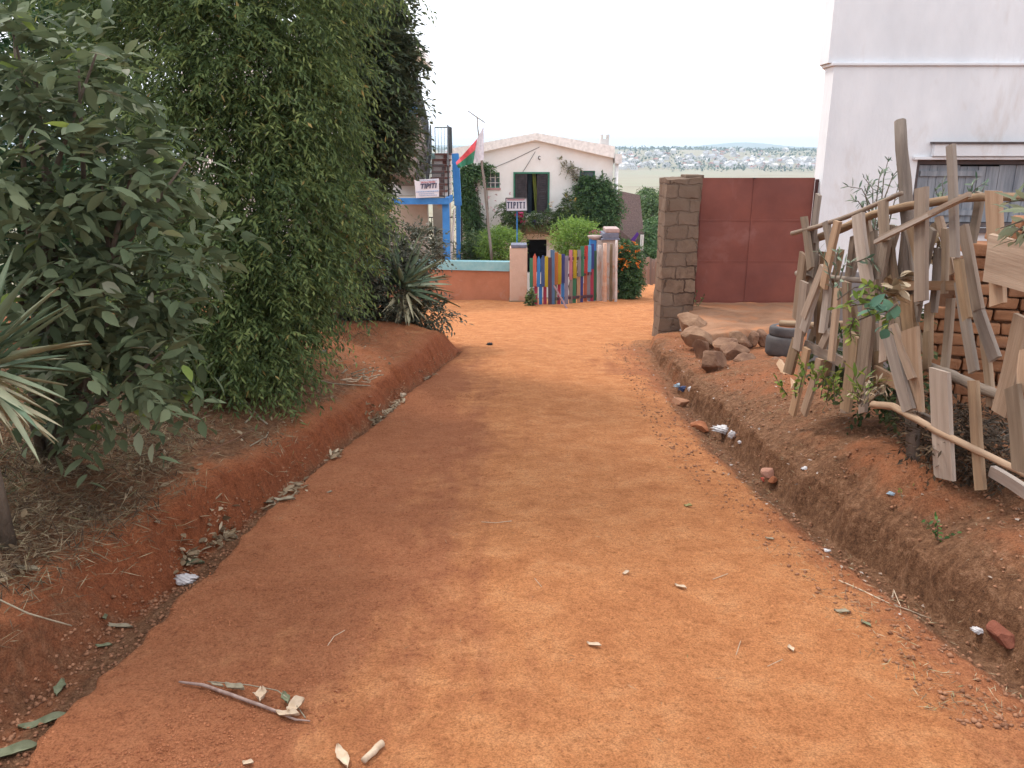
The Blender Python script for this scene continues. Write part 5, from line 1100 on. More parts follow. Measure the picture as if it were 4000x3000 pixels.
# plants in and behind the fence
LF_grey = leafmat('grey_green_leaves', [(0, (.07, .12, .08)), (.5, (.15, .21, .15)), (1, (.28, .34, .24))])
LF_yg = leafmat('yellow_green_leaves', [(0, (.08, .13, .02)), (.6, (.17, .25, .05)), (1, (.3, .33, .08))])
def spray(name, label, f, stems, Y, nlf, L, W, mat, mb_r=.006, cat='shrub', basept=None, seed=0, wide=.9):
    """thin stems (measured polylines) with long leaves along them"""
    rs = np.random.default_rng(seed + 40); b0 = at(*f(*stems[0][0]), Y) if basept is None else basept
    e_ = empty(name, b0, label, cat); mb = MB(); P = []; D = []
    for st_ in stems:
        Yj = Y + rs.uniform(-.15, .15); pts = [at(*f(*p), Yj + rs.uniform(-.05, .05)) for p in st_]; mb.tube(pts, [mb_r * (1 - .7 * k / (len(pts) - 1)) for k in range(len(pts))], 5)
        for k in range(nlf):
            t_ = (k + rs.random()) / nlf * (len(pts) - 1); j = min(int(t_), len(pts) - 2); q = pts[j].lerp(pts[j + 1], t_ - j); a = (pts[j + 1] - pts[j]).normalized()
            P.append(q); D.append(np.array(a) * .7 + rs.normal(0, 1, 3) * np.array([wide, .6, wide]) * .75)
    mb.build('stem', M_bark, e_); n = len(P); leaves('foliage', np.array([tuple(p) for p in P]), np.array(D), L * rs.uniform(.6, 1.2, n), W * rs.uniform(.7, 1.2, n), mat, e_, 'broad'); return e_
spray('grey_leaved_shrub', 'spindly grey green shrub rising behind the fence against the white wall', Z4,
      [[(860, 1100), (840, 850), (760, 700), (640, 680)], [(860, 1100), (850, 900), (850, 700), (770, 600)], [(870, 1100), (920, 800), (940, 600), (980, 440)], [(900, 1100), (950, 760), (1010, 600), (1075, 520)], [(860, 1100), (880, 800), (900, 620), (930, 540)], [(850, 1100), (800, 900), (730, 800), (690, 790)], [(950, 1100), (1000, 900), (1050, 700), (1070, 640)], [(840, 950), (790, 760), (820, 640)], [(860, 1200), (850, 1050), (880, 900)]], 5.7, 22, .065, .013, LF_grey, basept=Vector((2.62, 5.7, Hs(2.62, 5.7))))
spray('fence_weed', 'tangled grey green weed growing through the far fence planks', Z4, [[(520, 1500), (480, 1300), (400, 1190)], [(540, 1500), (560, 1250), (580, 1200)], [(560, 1500), (620, 1320), (690, 1290)], [(700, 1300), (800, 1260), (880, 1330)], [(560, 1600), (700, 1500), (850, 1480), (1000, 1420)]], 4.6, 14, .06, .014, LF_grey, .005, seed=2)
spray('creeping_weed', 'leafy weed with yellow green leaves hanging at the middle of the fence', Z5, [[(900, 180), (700, 160), (480, 190)], [(880, 170), (760, 100), (620, 80)], [(860, 200), (740, 240), (600, 300), (520, 380)], [(900, 160), (800, 60), (700, 20)], [(620, 260), (590, 350), (600, 430)], [(880, 200), (850, 280), (850, 350)], [(760, 140), (660, 120), (560, 170)]], 3.9, 18, .05, .022, LF_yg, .006, seed=3)
spray('broad_weed', 'broad leaved green weed sticking out of the fence near its middle', Z5, [[(930, 160), (860, 220), (800, 200)], [(930, 180), (880, 260), (860, 340)], [(760, 200), (690, 190)]], 3.85, 5, .09, .045, leafmat('blue_green_leaves', [(0, (.05, .12, .08)), (1, (.13, .25, .16))]), .006, seed=4)
spray('foot_weed', 'green weed growing at the foot of the fence between the far planks', Z5, [[(330, 800), (340, 680), (300, 600)], [(380, 840), (400, 700), (400, 580)], [(200, 840), (190, 760), (240, 640)], [(220, 800), (260, 640), (230, 560)], [(480, 860), (470, 700), (520, 620)], [(420, 850), (440, 760), (380, 640)], [(540, 860), (500, 780), (480, 700)], [(140, 820), (100, 760), (60, 700)]], 4.65, 16, .045, .024, LF_yg, .004, seed=5)
spray('narrow_weed', 'upright yellow green weed with long leaves beside a middle plank', Z5, [[(650, 880), (640, 760), (625, 640)], [(660, 880), (680, 780), (705, 650)], [(670, 900), (720, 760), (760, 700)]], 4.0, 9, .09, .02, LF_yg, .005, seed=6)
LF_dry = leafmat('dry_leaves', [(0, (.13, .085, .05)), (.5, (.28, .2, .12)), (1, (.45, .36, .25))], .15)
spray('dry_brush', 'bundle of withered brown brush hanging behind the fence beside the tall post', Z4, [[(1300, 1330), (1380, 1150), (1360, 1000)], [(1340, 1330), (1430, 1200), (1460, 1080)], [(1380, 1340), (1400, 1180), (1320, 1080)], [(1300, 1250), (1340, 1120), (1420, 1020)], [(1420, 1300), (1450, 1200), (1420, 1050)], [(1350, 1300), (1300, 1180), (1330, 1030)]], 4.7, 26, .06, .02, LF_dry, .005, seed=7)
spray('dry_twigs', 'nest of dead twigs at the foot of the fence', Z5, [[(700, 880), (760, 780), (860, 740)], [(720, 880), (800, 800), (870, 830)], [(700, 800), (780, 740), (800, 700)], [(740, 850), (820, 760), (880, 760)], [(690, 900), (700, 760), (700, 680)], [(680, 880), (650, 800), (590, 800)]], 3.95, 10, .05, .012, LF_dry, .004, 'twigs', seed=8)
spray('hanging_branch', 'leafy branch with long green leaves drooping in from the right edge over the fence', Z4, [[(2200, 800), (2050, 790), (1930, 810)], [(2200, 880), (2060, 960), (1880, 1020)], [(2200, 950), (2080, 1000), (1990, 1060)], [(2200, 900), (2080, 1040), (2000, 1130)], [(2180, 850), (2100, 880), (1960, 870)]], 3.0, 8, .085, .024, leafmat('olive_leaves', [(0, (.1, .13, .07)), (1, (.32, .33, .22))]), .006, 'branch', seed=9)
plant('fence_undergrowth', 'dark leafy thicket growing behind the lower half of the fence', 'shrub', [(1800, 780, 5.3, 40, 55, .2), (1850, 800, 5.1, 50, 50, .2), (1900, 760, 5.0, 45, 70, .2), (1940, 850, 4.8, 45, 55, .2), (1880, 860, 4.9, 50, 35, .15), (1960, 720, 5.0, 30, 60, .2)], 230, 8, .14, .05, .024, leafmat('thicket_leaves', [(0, (.03, .05, .02)), (.5, (.07, .1, .035)), (.85, (.16, .17, .07)), (1, (.25, .19, .1))]), Vector((2.5, 5.0, Hs(2.5, 5.0))), 'broad', droop=.3, clump=.8, stemr=.01)
LF_shade = leafmat('shade_dark_leaves', [(0, (.025, .018, .012)), (.6, (.07, .045, .028)), (.85, (.14, .09, .05)), (1, (.08, .1, .04))], .1, .8)  # near-black leaves stand in for the shade behind the lower fence
plant('shade_filler_leaves', 'dark leaves added for shade between the bottom of the fence and the brick wall', 'shrub', [(2010, 960, 4.0, 40, 40, .2), (2070, 960, 3.9, 45, 50, .2), (2130, 990, 3.8, 50, 55, .2), (2190, 1000, 3.7, 50, 60, .2), (2040, 900, 4.3, 50, 30, .2), (2120, 920, 4.2, 60, 30, .2), (1975, 930, 4.3, 26, 40, .15)], 420, 8, .13, .045, .014, LF_shade, Vector((2.85, 4.0, Hs(2.85, 4.0))), 'thin', droop=.3, clump=.6, stemr=.008)
for q_ in [(Z4, 700, 1080, 640, 1600, 40, 1), (Z4, 1130, 1000, 1160, 1640, 46, 1), (Z4, 1380, 1180, 1330, 1700, 50, 2), (Z5, 1320, 120, 1260, 640, 44, 1), (Z5, 1560, 380, 1600, 900, 46, 1), (Z5, 760, 300, 800, 820, 40, 2)]:
    pk(*q_[:6], q_[6], -.08)
spray('window_weed', 'small grey green sprig growing in front of the shuttered window', Z4, [[(1640, 760), (1680, 700), (1770, 640)], [(1640, 760), (1650, 680), (1690, 620)], [(1420, 800), (1370, 740), (1350, 700)], [(1400, 800), (1420, 720), (1410, 630)], [(1640, 760), (1730, 730), (1770, 650)]], 5.3, 9, .06, .014, LF_grey, .004, seed=10)
spray('dead_leaf_heap', 'brown broad dead leaves caught behind the middle planks of the fence', Z4, [[(960, 1500), (1040, 1440), (1100, 1380)], [(900, 1560), (1000, 1500), (1080, 1520)], [(950, 1600), (1010, 1560), (1080, 1470)]], 4.1, 12, .09, .05, LF_dry, .004, 'dead leaves', seed=11)
# ================================================================== TREES AND SHRUBS ON THE LEFT
LF_hedge = leafmat('fine_hedge_leaves', [(0, (.035, .06, .026)), (.3, (.09, .138, .05)), (.6, (.165, .225, .08)), (.88, (.29, .35, .12)), (1, (.44, .32, .12))], .45)
LF_dkt = leafmat('dark_tree_leaves', [(0, (.04, .06, .035)), (.5, (.085, .11, .06)), (.9, (.16, .19, .1)), (1, (.26, .2, .1))], .35)
LF_back = leafmat('background_leaves', [(0, (.035, .08, .04)), (.5, (.07, .15, .07)), (1, (.14, .24, .11))], .45)
LF_broad = leafmat('broad_grey_green_leaves', [(0, (.045, .068, .034)), (.4, (.11, .145, .075)), (.8, (.21, .25, .14)), (.95, (.32, .32, .24)), (1, (.24, .32, .08))], .3, .7)
def gpt(x, y, d=-.05): return Vector((x, y, Hs(x, y) + d))
def tree(name, label, base_, tips, r0, spec, extra=(), **k):
    e_ = empty(name, base_, label, 'tree'); limbs('trunk', base_, tips, r0, M_bark, e_, 8)
    crown('crown', spec, parent=e_, **k)
    return e_
def sh(L_, du): return [(u + du if u > 500 else u, *r) for u, *r in L_]
H1 = [(520, 640, 6.6, 190, 170, 1.0), (610, 520, 6.7, 200, 170, 1.0), (520, 380, 6.9, 240, 190, 1.1), (680, 470, 6.9, 100, 120, .8), (795, 440, 7.0, 52, 58, .45), (600, 220, 7.0, 180, 190, 1.1), (430, 120, 7.1, 260, 180, 1.1), (600, 60, 7.2, 190, 160, 1.0), (725, 250, 7.3, 66, 120, .7),
      (638, 730, 6.35, 84, 95, .6), (560, 740, 6.3, 130, 80, .7), (400, 720, 6.5, 130, 130, .8), (690, 620, 6.7, 75, 90, .6), (640, 810, 6.1, 40, 38, .3), (600, -180, 7.3, 260, 200, 1.1), (330, -150, 7.4, 280, 200, 1.1)]
H1 = sh(H1, -34)
tb = gpt(-2.15, 6.9)
e1 = tree('drooping_tree', 'dense bright green tree with fine drooping leaves on the left bank', tb, [tuple(at(u, v, Y)) for u, v, Y, *_ in H1], .07, H1,
     ntw=17000, nl=10, tl=.24, L=.065, W=.018, mat=LF_hedge, droop=.75, shell=.5, out_=.7, clump=.85, yel=.012, spread=.75)
H2 = [(790, 90, 9.6, 92, 120, .9), (800, -60, 9.7, 80, 120, .9), (855, 60, 9.6, 26, 40, .35), (840, 150, 9.5, 54, 70, .6), (880, 120, 9.5, 24, 32, .3), (850, 270, 9.6, 52, 80, .6), (885, 210, 9.5, 26, 24, .3), (812, 370, 9.8, 46, 70, .6), (885, 300, 9.5, 24, 40, .3), (770, 300, 9.9, 60, 120, .8), (795, 480, 10, 48, 60, .6)]
H2 = sh(H2, -24)
tb = gpt(-2.3, 9.6)
tree('dark_tree', 'darker round leaved tree behind the drooping one, beside the stair building', tb, [tuple(at(u, v, Y)) for u, v, Y, *_ in H2], .08, H2, ntw=5200, nl=9, tl=.26, L=.085, W=.036, mat=LF_dkt, droop=.25, shell=.45, out_=.8, clump=.6, yel=.01)
H3 = [(60, 60, 9, 220, 90, 1.0), (230, -20, 9, 200, 120, 1.0), (60, 420, 9.5, 180, 100, .9), (280, 330, 9, 90, 160, .8), (-60, 250, 9, 100, 160, .8), (130, 520, 9.2, 200, 140, 1.0), (300, 520, 8.6, 140, 160, .9), (150, 220, 9.4, 120, 50, .5)]
tb = gpt(-5.2, 9.3)
tree('background_tree', 'sparser tree with sky glints behind the broad leaved shrub at the top left', tb, [tuple(at(u, v, Y)) for u, v, Y, *_ in H3] + [tuple(at(160, 100, 9)), tuple(at(60, 200, 9))], .09, H3, ntw=4300, nl=9, tl=.3, L=.1, W=.042, mat=LF_back, droop=.3, shell=.3, out_=.6, clump=.9)
# broad leaved shrub in the foreground
H4 = [(90, 330, 4.1, 110, 120, .5), (220, 400, 4.1, 120, 90, .45), (290, 350, 4.2, 65, 60, .3), (110, 500, 4.2, 130, 100, .5), (250, 540, 4.1, 150, 90, .5), (345, 430, 4.2, 36, 50, .2), (295, 640, 4.1, 85, 75, .4), (200, 660, 4.3, 120, 100, .5), (280, 800, 4.0, 95, 75, .4), (190, 830, 4.2, 100, 80, .4), (110, 700, 4.3, 90, 100, .4), (80, 180, 4.3, 90, 90, .4), (170, 150, 4.2, 75, 80, .35), (30, 90, 4.4, 60, 80, .3), (350, 760, 4.0, 46, 60, .3)]
tb = gpt(-2.75, 4.4)
e_ = empty('broad_leaved_shrub', tb, 'dusty broad leaved shrub with big oval leaves in the left foreground', 'shrub')
limbs('stem', tb, [tuple(at(u, v, Y)) for u, v, Y, *_ in H4] + [tuple(at(20, 40, 4.3)), tuple(at(210, 110, 4.2)), tuple(at(400, 350, 4.2))], .032, M_bark, e_, 7)
crown('foliage', H4, 560, 7, .24, .115, .05, LF_broad, e_, 'broad', droop=.3, shell=.4, out_=.8, clump=1.1, yel=.03, spread=.9)
# dark bush and sword plant further along the bank
H5 = [(800, 560, 10.9, 85, 60, .6), (770, 640, 10.8, 60, 45, .5), (860, 640, 11.0, 70, 40, .5), (900, 545, 11.6, 50, 50, .5), (920, 680, 11.0, 46, 26, .35), (850, 690, 10.9, 60, 20, .35), (790, 680, 10.7, 50, 26, .35), (740, 560, 10.6, 50, 60, .5)]
tb = gpt(-2.1, 11.0)
plant('dark_bush', 'dark tangled bush on the end of the left bank around the spiky plant', 'bush', H5, 2100, 8, .24, .085, .033, leafmat('dull_leaves', [(0, (.04, .05, .03)), (.5, (.085, .09, .06)), (1, (.19, .18, .13))], .2), tb, clump=.6, droop=.3)
M_agv = None
def sword_mat(name, a, b_, edge):
    m, n, b = newmat(name); at_ = n.nodes.new('ShaderNodeAttribute'); at_.attribute_name = 'rnd'; r = ramp(n, [(0, a), (.55, b_), (1, edge)])
    t_ = noise(n, vec(n), 9, 5, .6); n.links.new(math_(n, 'ADD', at_.outputs['Fac'], math_(n, 'MULTIPLY_ADD', t_.outputs['Fac'], .5, -.25)), r.inputs['Fac'])
    n.links.new(r.outputs['Color'], b.inputs['Base Color']); b.inputs['Roughness'].default_value = .5; return m
M_agv = sword_mat('sword_leaf', (.07, .12, .075), (.19, .26, .16), (.5, .46, .3))
def rosette(name, label, c, tips, L0, W0, seed):
    """a rosette of sword leaves: measured tips first, then filler leaves all round"""
    rs = np.random.default_rng(seed); P = []; D = []; L = []; W = []; rn = []
    for tpt in tips:
        d = Vector(tpt) - c; L.append(d.length * 1.03); D.append(tuple(d.normalized() + Vector((0, 0, .12)))); P.append(tuple(c + Vector(rs.normal(0, .03, 3)))); W.append(W0 * rs.uniform(.8, 1.1)); rn.append(rs.uniform(.3, .9))
    for k in range(46):
        a = rs.uniform(0, 6.28); el = rs.uniform(-.25, 1.3); D.append((math.cos(a) * math.cos(el), math.sin(a) * math.cos(el), math.sin(el))); P.append(tuple(c + Vector(rs.normal(0, .03, 3)))); L.append(L0 * rs.uniform(.6, 1.0)); W.append(W0 * rs.uniform(.6, 1)); rn.append(rs.uniform(0, .6) + .35 * (el < .1))
    for k in range(60):
        a = rs.uniform(0, 6.28); el = rs.uniform(-1.1, -.35); D.append((math.cos(a) * math.cos(el), math.sin(a) * math.cos(el), math.sin(el))); P.append(tuple(c + Vector(rs.normal(0, .03, 3)) - Vector((0, 0, rs.uniform(0, .15))))); L.append(L0 * rs.uniform(.4, .75)); W.append(W0 * .6); rn.append(1.0)
    e_ = empty(name, (c.x, c.y, Hs(c.x, c.y)), label, 'plant', 'spiky rosette plants on the left bank')
    leaves('leaves', np.array(P), np.array(D), np.array(L), np.array(W), M_agv, e_, 'sword', np.clip(np.array(rn), 0, 1), up=np.tile(np.array([0, 0, 1.0]), (len(P), 1)) + rs.normal(0, .25, (len(P), 3)))
    mb = MB(); mb.tube([(c.x, c.y, Hs(c.x, c.y) - .05), (c.x, c.y, c.z + .05)], [.045, .02], 8); mb.build('stump', M_bark, e_, True); return e_
c = at(-60, 800, 3.3); rosette('sword_leaved_plant', 'large sisal like plant with long pale edged leaves at the left picture edge', c, [at(60, 590, 3.3), at(95, 585, 3.25), at(120, 625, 3.35), at(145, 668, 3.3), at(178, 772, 3.25), at(165, 752, 3.15), at(158, 885, 3.2), at(85, 912, 3.15), at(75, 995, 3.1), at(20, 560, 3.4), at(95, 940, 3.05), at(150, 640, 3.4), at(165, 765, 3.4)], .5, .044, 3)
c = at(872, 622, 10.7); c.z = max(c.z, Hs(c.x, c.y) + .3); rosette('sword_leaved_plant', 'spiky plant with fanned sword leaves at the far end of the left bank', c, [at(962, 575, 11.3), at(966, 600, 11.1), at(975, 640, 11.2), at(965, 625, 11), at(910, 530, 11.5), at(935, 545, 11.4), at(880, 520, 11.5), at(940, 665, 10.9), at(985, 670, 11), at(950, 590, 11.2), at(900, 690, 10.8), at(968, 655, 10.9)], .75, .07, 4)

# hedge continued out of view; this tree is added to shade the left bank
H6 = [(-4.6, 2.2, 2.4), (-4.3, .6, 2.2), (-4.8, -1.2, 2.4), (-4.2, 1.4, 3.6), (-4.6, -.2, 3.6)]
tb = gpt(-4.7, 1.2)
tree('offscreen_shade_tree', 'unseen tree continuing the left hedge, added to shade the left bank', tb, H6, .08, (np.array(H6), np.array([(1.1, 1.2, 1.3)] * 5)), ntw=3600, nl=9, tl=.35, L=.13, W=.055, mat=LF_dkt, droop=.4, shell=.4, clump=.6)
# undergrowth: dry stems, grass, twigs on the left bank (uncountable)
LF_strand = leafmat('dry_grass_blades', [(0, (.10, .07, .045)), (.45, (.24, .17, .10)), (.85, (.45, .36, .23)), (1, (.16, .2, .08))], .1, .8)
def strands(name, n, xf0, xf1, y0, y1, L, W, mat, label, cat, p=1.3, up_=.5, hi=.12, dens=None):
    x, y = scatter(n, xf0, xf1, y0, y1, p)
    if dens is not None: kp = rng.random(n) < dens(x, y); x, y = x[kp], y[kp]
    n = len(x); P = np.stack([x, y, Hv(x, y) + rng.random(n) * hi], 1); a = rng.random(n) * 6.28; D = np.stack([np.cos(a), np.sin(a), rng.normal(0, up_, n)], 1)
    tag(leaves(name, P, D, L * rng.uniform(.4, 1.5, n), np.full(n, W), mat, None, 'thin'), label, cat, kind='stuff')
dn = lambda x, y: np.clip(.55 + 1.6 * vn(x * 2.2, y * 2.2, 61), .05, 1)
strands('straw_mat', 15000, lambda y: fx(4)(y) - 1.9, lambda y: fx(4)(y) + .06, 2.0, 5.6, .10, .0034, LF_strand, 'matted straw and rootlets over the near edge of the left bank', 'straw', 1.1, .35, .04, dn)
strands('dry_grass', 13000, lambda y: fx(4)(y) - 2.3, lambda y: fx(4)(y) - .12, 2.6, 10, .10, .0035, LF_strand, 'dry straw and matted dead grass on the left bank', 'dry grass', 1.5, .3, .05, dn)
strands('undergrowth', 9000, lambda y: fx(4)(y) - 2.6, lambda y: fx(4)(y) - .55, 3.4, 11, .16, .005, leafmat('dark_stems', [(0, (.03, .022, .016)), (.6, (.09, .07, .045)), (1, (.07, .1, .04))], .1, .8), 'dark tangle of stems and dead twigs under the left hedge', 'undergrowth', 1.3, .8, .22, dn)
strands('bank_debris', 15000, lambda y: fx(4)(y) - 1.7, lambda y: fx(4)(y) - .02, 2.0, 5.5, .09, .006, leafmat('dead_brown', [(0, (.05, .03, .02)), (.6, (.14, .09, .055)), (1, (.26, .2, .12))], .1, .8), 'brown dead stems and curled leaf bits matted on the near left bank', 'debris', 1.1, .5, .06, dn)
strands('straw_litter', 5200, lambda y: fx(13)(y) - .35, lambda y: fx(16)(y) + .9, 2.3, 12, .045, .003, LF_strand, 'straw, bark shreds and chaff strewn along the right ditch', 'straw litter', 1.5, .12, .012, dn)
strands('straw_specks', 260, lambda y: fx(7)(y) + .1, lambda y: fx(13)(y) - .2, 1.8, 14, .035, .0022, LF_strand, 'scattered bits of straw on the road surface', 'straw bits', 1.4, .05, .006)
x, y = scatter(1500, lambda y: fx(5)(y) - .02, lambda y: fx(7)(y) + .01, 2.4, 9, 1.2); kp = vn(x * 0, y * 2.3, 66) > .02; x, y = x[kp], y[kp]; n = len(x)
a = rng.random(n) * 6.28
tag(leaves('ditch_leaf_litter', np.stack([x, y, Hv(x, y) + .006 + rng.random(n) * .025], 1), np.stack([np.cos(a), np.sin(a), rng.normal(0, .25, n)], 1), .05 * rng.uniform(.4, 1.4, n), .018 * rng.uniform(.6, 1.4, n), LF_dry, None, 'broad'), 'curled dead leaves collected in the left ditch', 'leaf litter', kind='stuff')
x, y = scatter(1900, lambda y: fx(4)(y) - 2.2, lambda y: fx(4)(y) - .1, 2.8, 9, 1.2); kp = vn(x * 3, y * 2.3, 67) > .0; x, y = x[kp], y[kp]; n = len(x); a = rng.random(n) * 6.28
tag(leaves('bank_leaf_litter', np.stack([x, y, Hv(x, y) + .01 + rng.random(n) * .03], 1), np.stack([np.cos(a), np.sin(a), rng.normal(0, .3, n)], 1), .05 * rng.uniform(.4, 1.3, n), .02 * rng.uniform(.6, 1.4, n), LF_dry, None, 'broad'), 'brown fallen leaves on the soil of the left bank', 'leaf litter', kind='stuff')
x, y = scatter(300, lambda y: fx(14)(y) - .2, lambda y: fx(16)(y) + .5, 2.8, 11, 1.2); n = len(x); a = rng.random(n) * 6.28
tag(leaves('paper_scraps', np.stack([x, y, Hv(x, y) + .008], 1), np.stack([np.cos(a), np.sin(a), rng.normal(0, .15, n)], 1), .028 * rng.uniform(.3, 1.2, n), .016 * rng.uniform(.5, 1.4, n), leafmat('scraps', [(0, (.25, .17, .12)), (.7, (.38, .29, .23)), (1, (.5, .45, .42))], .1, .8), None, 'thin'), 'pale scraps of leaf and plastic along the right ditch', 'scraps', kind='stuff')

# ------------------------------------------------------------------ single pieces lying about
def leafobj(name, u, v, L, W, ang_, mat, label, cat='leaf', curl=1.0, dz=.006, grp=None, nrow=9):
    L *= 1.2; curl *= .75
    p = on(u, v, dz); mb = MB(); vs = []; ncol = 5; rs = random.Random(int(u * 7 + v))
    for i in range(nrow + 1):
        t_ = i / nrow; hw = math.sin(math.pi * min(1, t_ * .97 + .015)) ** .75 * W / 2
        for j in range(ncol):
            s_ = j / (ncol - 1) * 2 - 1; x = s_ * hw * (1 + .12 * math.sin(t_ * 17 + j)); y_ = t_ * L - L / 2; z = curl * (.35 * W * s_ * s_ * (1 + .5 * math.sin(t_ * 6)) + .1 * L * (t_ - .5) ** 2 * 2) + .06 * W * math.sin(t_ * 11 + s_ * 4)
            vs.append((x, y_, z))
    n0 = len(vs); vs += [(x, y_, z - .0015) for x, y_, z in vs]
    fs = [(i * ncol + j, i * ncol + j + 1, (i + 1) * ncol + j + 1, (i + 1) * ncol + j) for i in range(nrow) for j in range(ncol - 1)]; fs += [tuple(q + n0 for q in f[::-1]) for f in fs]
    mb.add(vs, fs); o = mb.build(name, mat, None, True); o.matrix_world = Matrix.Translation(p) @ Euler((0, 0, ang_)).to_matrix().to_4x4(); return tag(o, label, cat, grp)
M_dl = pm('pale_dry_leaf', (.42, .3, .2), (.62, .5, .38), 20, .85, .4, .003, 60, True); M_dl2 = pm('grey_dry_leaf', (.2, .16, .11), (.38, .33, .24), 18, .85, .4, .003, 60, True); M_gl = pm('olive_leaf', (.1, .11, .06), (.24, .25, .16), 15, .8, .4, .003, 60, True)
GL = 'dead leaves lying on the road'
for a_ in [(1283, 1396, .05, .022, 1.2, M_dl, 'pale curled leaf on the road right of its lower middle'), (1470, 1270, .05, .022, .9, M_dl, 'small pinkish dry leaf on the right half of the road'), (1352, 1240, .035, .02, 2.2, M_dl, 'tiny pale leaf in the middle of the road above the curled one'),
           (1818, 1324, .055, .025, 1.3, M_dl2, 'folded tan leaf near the long straw stalk'), (1870, 1350, .045, .02, .4, M_gl, 'dark curled leaf at the road edge right of the folded tan one'), (1708, 1404, .035, .022, .1, M_dl, 'pale pink leaf at the lower right of the road'),
           (1486, 1095, .04, .03, 1.4, plain('yellow_green_leaf', (.3, .26, .1)), 'flat yellow green leaf on the right half of the road'), (712, 1065, .03, .018, 2, M_dl2, 'light speck like leaf on the left half of the road'),
           (1662, 1026 + 140, .04, .018, 1, M_dl2, 'tan leaf near the debris of the right ditch'), (740, 1640, .09, .035, .5, M_dl, 'crumpled pale leaf at the bottom edge left of the wood chip'), (536, 1652, .03, .02, 1.5, M_dl, 'small pale leaf cut by the bottom edge')]: leafobj('dry_leaf', *a_, grp=GL)
GB = 'rotting leaves and husks by the left ditch'
for a_ in [(258, 1356, .12, .03, 1.35, M_dl2, 'grey segmented husk lying across the left ditch floor'), (58, 1232, .13, .035, 1.25, M_dl2, 'pale curled husk on top of the left bank'), (97, 1565, .14, .05, 2.0, M_gl, 'dark rotten leaf in the lower left ditch'), (28, 1630, .15, .06, 1.8, M_gl, 'large grey rotten leaf in the bottom left corner'),
           (225, 1398, .06, .025, 1.6, M_gl, 'small black green leaf in the ditch right of the husk'), (615, 1082, .11, .045, 1.6, M_dl2, 'curled leaf beside the ditch heap nearest the hedge'), (575, 1088, .09, .035, 1.4, M_dl2, 'pale leaf at the foot of the bank, left of the curled one'), (410, 1220, .14, .05, 1.5, M_gl, 'brown bark strip behind the white ditch rag'),
           (405, 1195, .06, .04, .5, M_dl, 'round beige leaf stuck in the ditch twigs'), (500, 1160, .09, .03, 1.0, M_dl2, 'grey leaf on the twig heap where the ditch turns'), (130, 1490, .09, .04, .3, M_gl, 'olive leaf curled in the lower ditch'), (340, 1130, .05, .03, .8, M_dl, 'cream leaf tucked under the bank edge'), (225, 1335, .06, .03, .7, M_gl, 'small dark leaf tuft at the ditch wall')]: leafobj('rotten_leaf', *a_, grp=GB)
# cut branch with dry leaves in the foreground
b0 = on(388, 1480); e_ = empty('dry_branch', b0, 'dead branch with pale crumpled leaves lying in the lower left of the road', 'branch')
logm('stem', [on(388, 1479, .012), on(440, 1486, .012), on(500, 1508, .014), on(580, 1536, .012), on(640, 1560, .01), on(670, 1562, .008)], [.004, .006, .0065, .006, .004, .002], pm('mauve_bark', (.22, .14, .12), (.38, .28, .24), 30, .9, .4, .002, 90, True), e_, 7)
logm('twig', [on(450, 1480, .015), on(540, 1490, .02), on(600, 1502, .02), on(640, 1530, .015), on(660, 1556, .01)], .0022, M_dl2, e_, 5)
for a_ in [(508, 1494, .07, .03, 1.2, M_dl2), (565, 1512, .055, .05, .2, M_dl), (618, 1518, .055, .03, .5, M_gl), (640, 1536, .06, .05, 2.5, M_dl), (622, 1552, .07, .03, 1.4, M_dl), (470, 1488, .05, .012, 1.2, M_dl2)]:
    o = leafobj('leaf', *a_, label=None, cat=None, dz=.015, curl=1.3); setpar(o, e_)
    o.matrix_parent_inverse = e_.matrix_basis.inverted()
    for kk in ('label', 'category', 'group'):
        if kk in o: del o[kk]
tag(logm('wood_chip', [on(786, 1650, .012), on(826, 1612, .012)], [.010, .012], M_dl), 'short pale stick at the bottom edge of the road', 'stick')
GS = 'thin sticks and stalks on the ground'
def stalk(pts, r, label, m=None, nm='stalk'): tag(logm(nm, [on(*p, r) for p in pts], r, m or M_dl, None, 5, .3), label, 'stalk', GS)
stalk([(1812, 1255), (1860, 1276), (1910, 1300)], .0035, 'long pale straw stalk on the right road edge')
stalk([(1912, 1301), (1960, 1318), (2010, 1338)], .0025, 'second straw stalk continuing from the long pale one')
stalk([(1928, 1292), (1930, 1275), (1945, 1310)], .0025, 'bent orange stalk beside the straw stalks')
stalk([(1040, 1128), (1070, 1130), (1105, 1126)], .002, 'thin curved twig on the middle of the road')
stalk([(1540, 1252), (1572, 1240)], .0018, 'pair of short straws on the road, right of centre'); stalk([(1590, 1415), (1600, 1385)], .0015, 'short thin straw near the lower right of the road')
stalk([(1658, 1440), (1690, 1425)], .0015, 'pale straw below the pink leaf'); stalk([(1155, 1250), (1170, 1268)], .0015, 'tiny straw in the road middle'); stalk([(708, 1395), (722, 1375), (745, 1362)], .0015, 'curled rootlet on the left half of the road')
tag(logm('stalk', [Vector(rp(0, 1296, .37)), Vector(rp(60, 1325, .31)), Vector(rp(155, 1352, .2))], .003, M_dl2, None, 5), 'long dry stem hanging down the left bank', 'stalk', GS)
stalk([(465, 875), (520, 855), (560, 905), (578, 918)], .008, 'grey cut branch on the bank below the hedge', M_dl2); stalk([(520, 860), (545, 900), (530, 915)], .007, 'forked cut branch on the bank beside the grey one', M_dl2); stalk([(540, 965), (575, 945), (580, 935)], .005, 'bent twig at the bank edge', M_dl2)
stalk([(420, 990), (560, 925), (600, 890)], .003, 'long thin reddish twig arching over the left bank', plain('reddish_twig', (.2, .09, .06)), 'twig'); stalk([(640, 812), (720, 830), (800, 835)], .006, 'peeled branch lying on the bank under the hedge end', M_dl2)
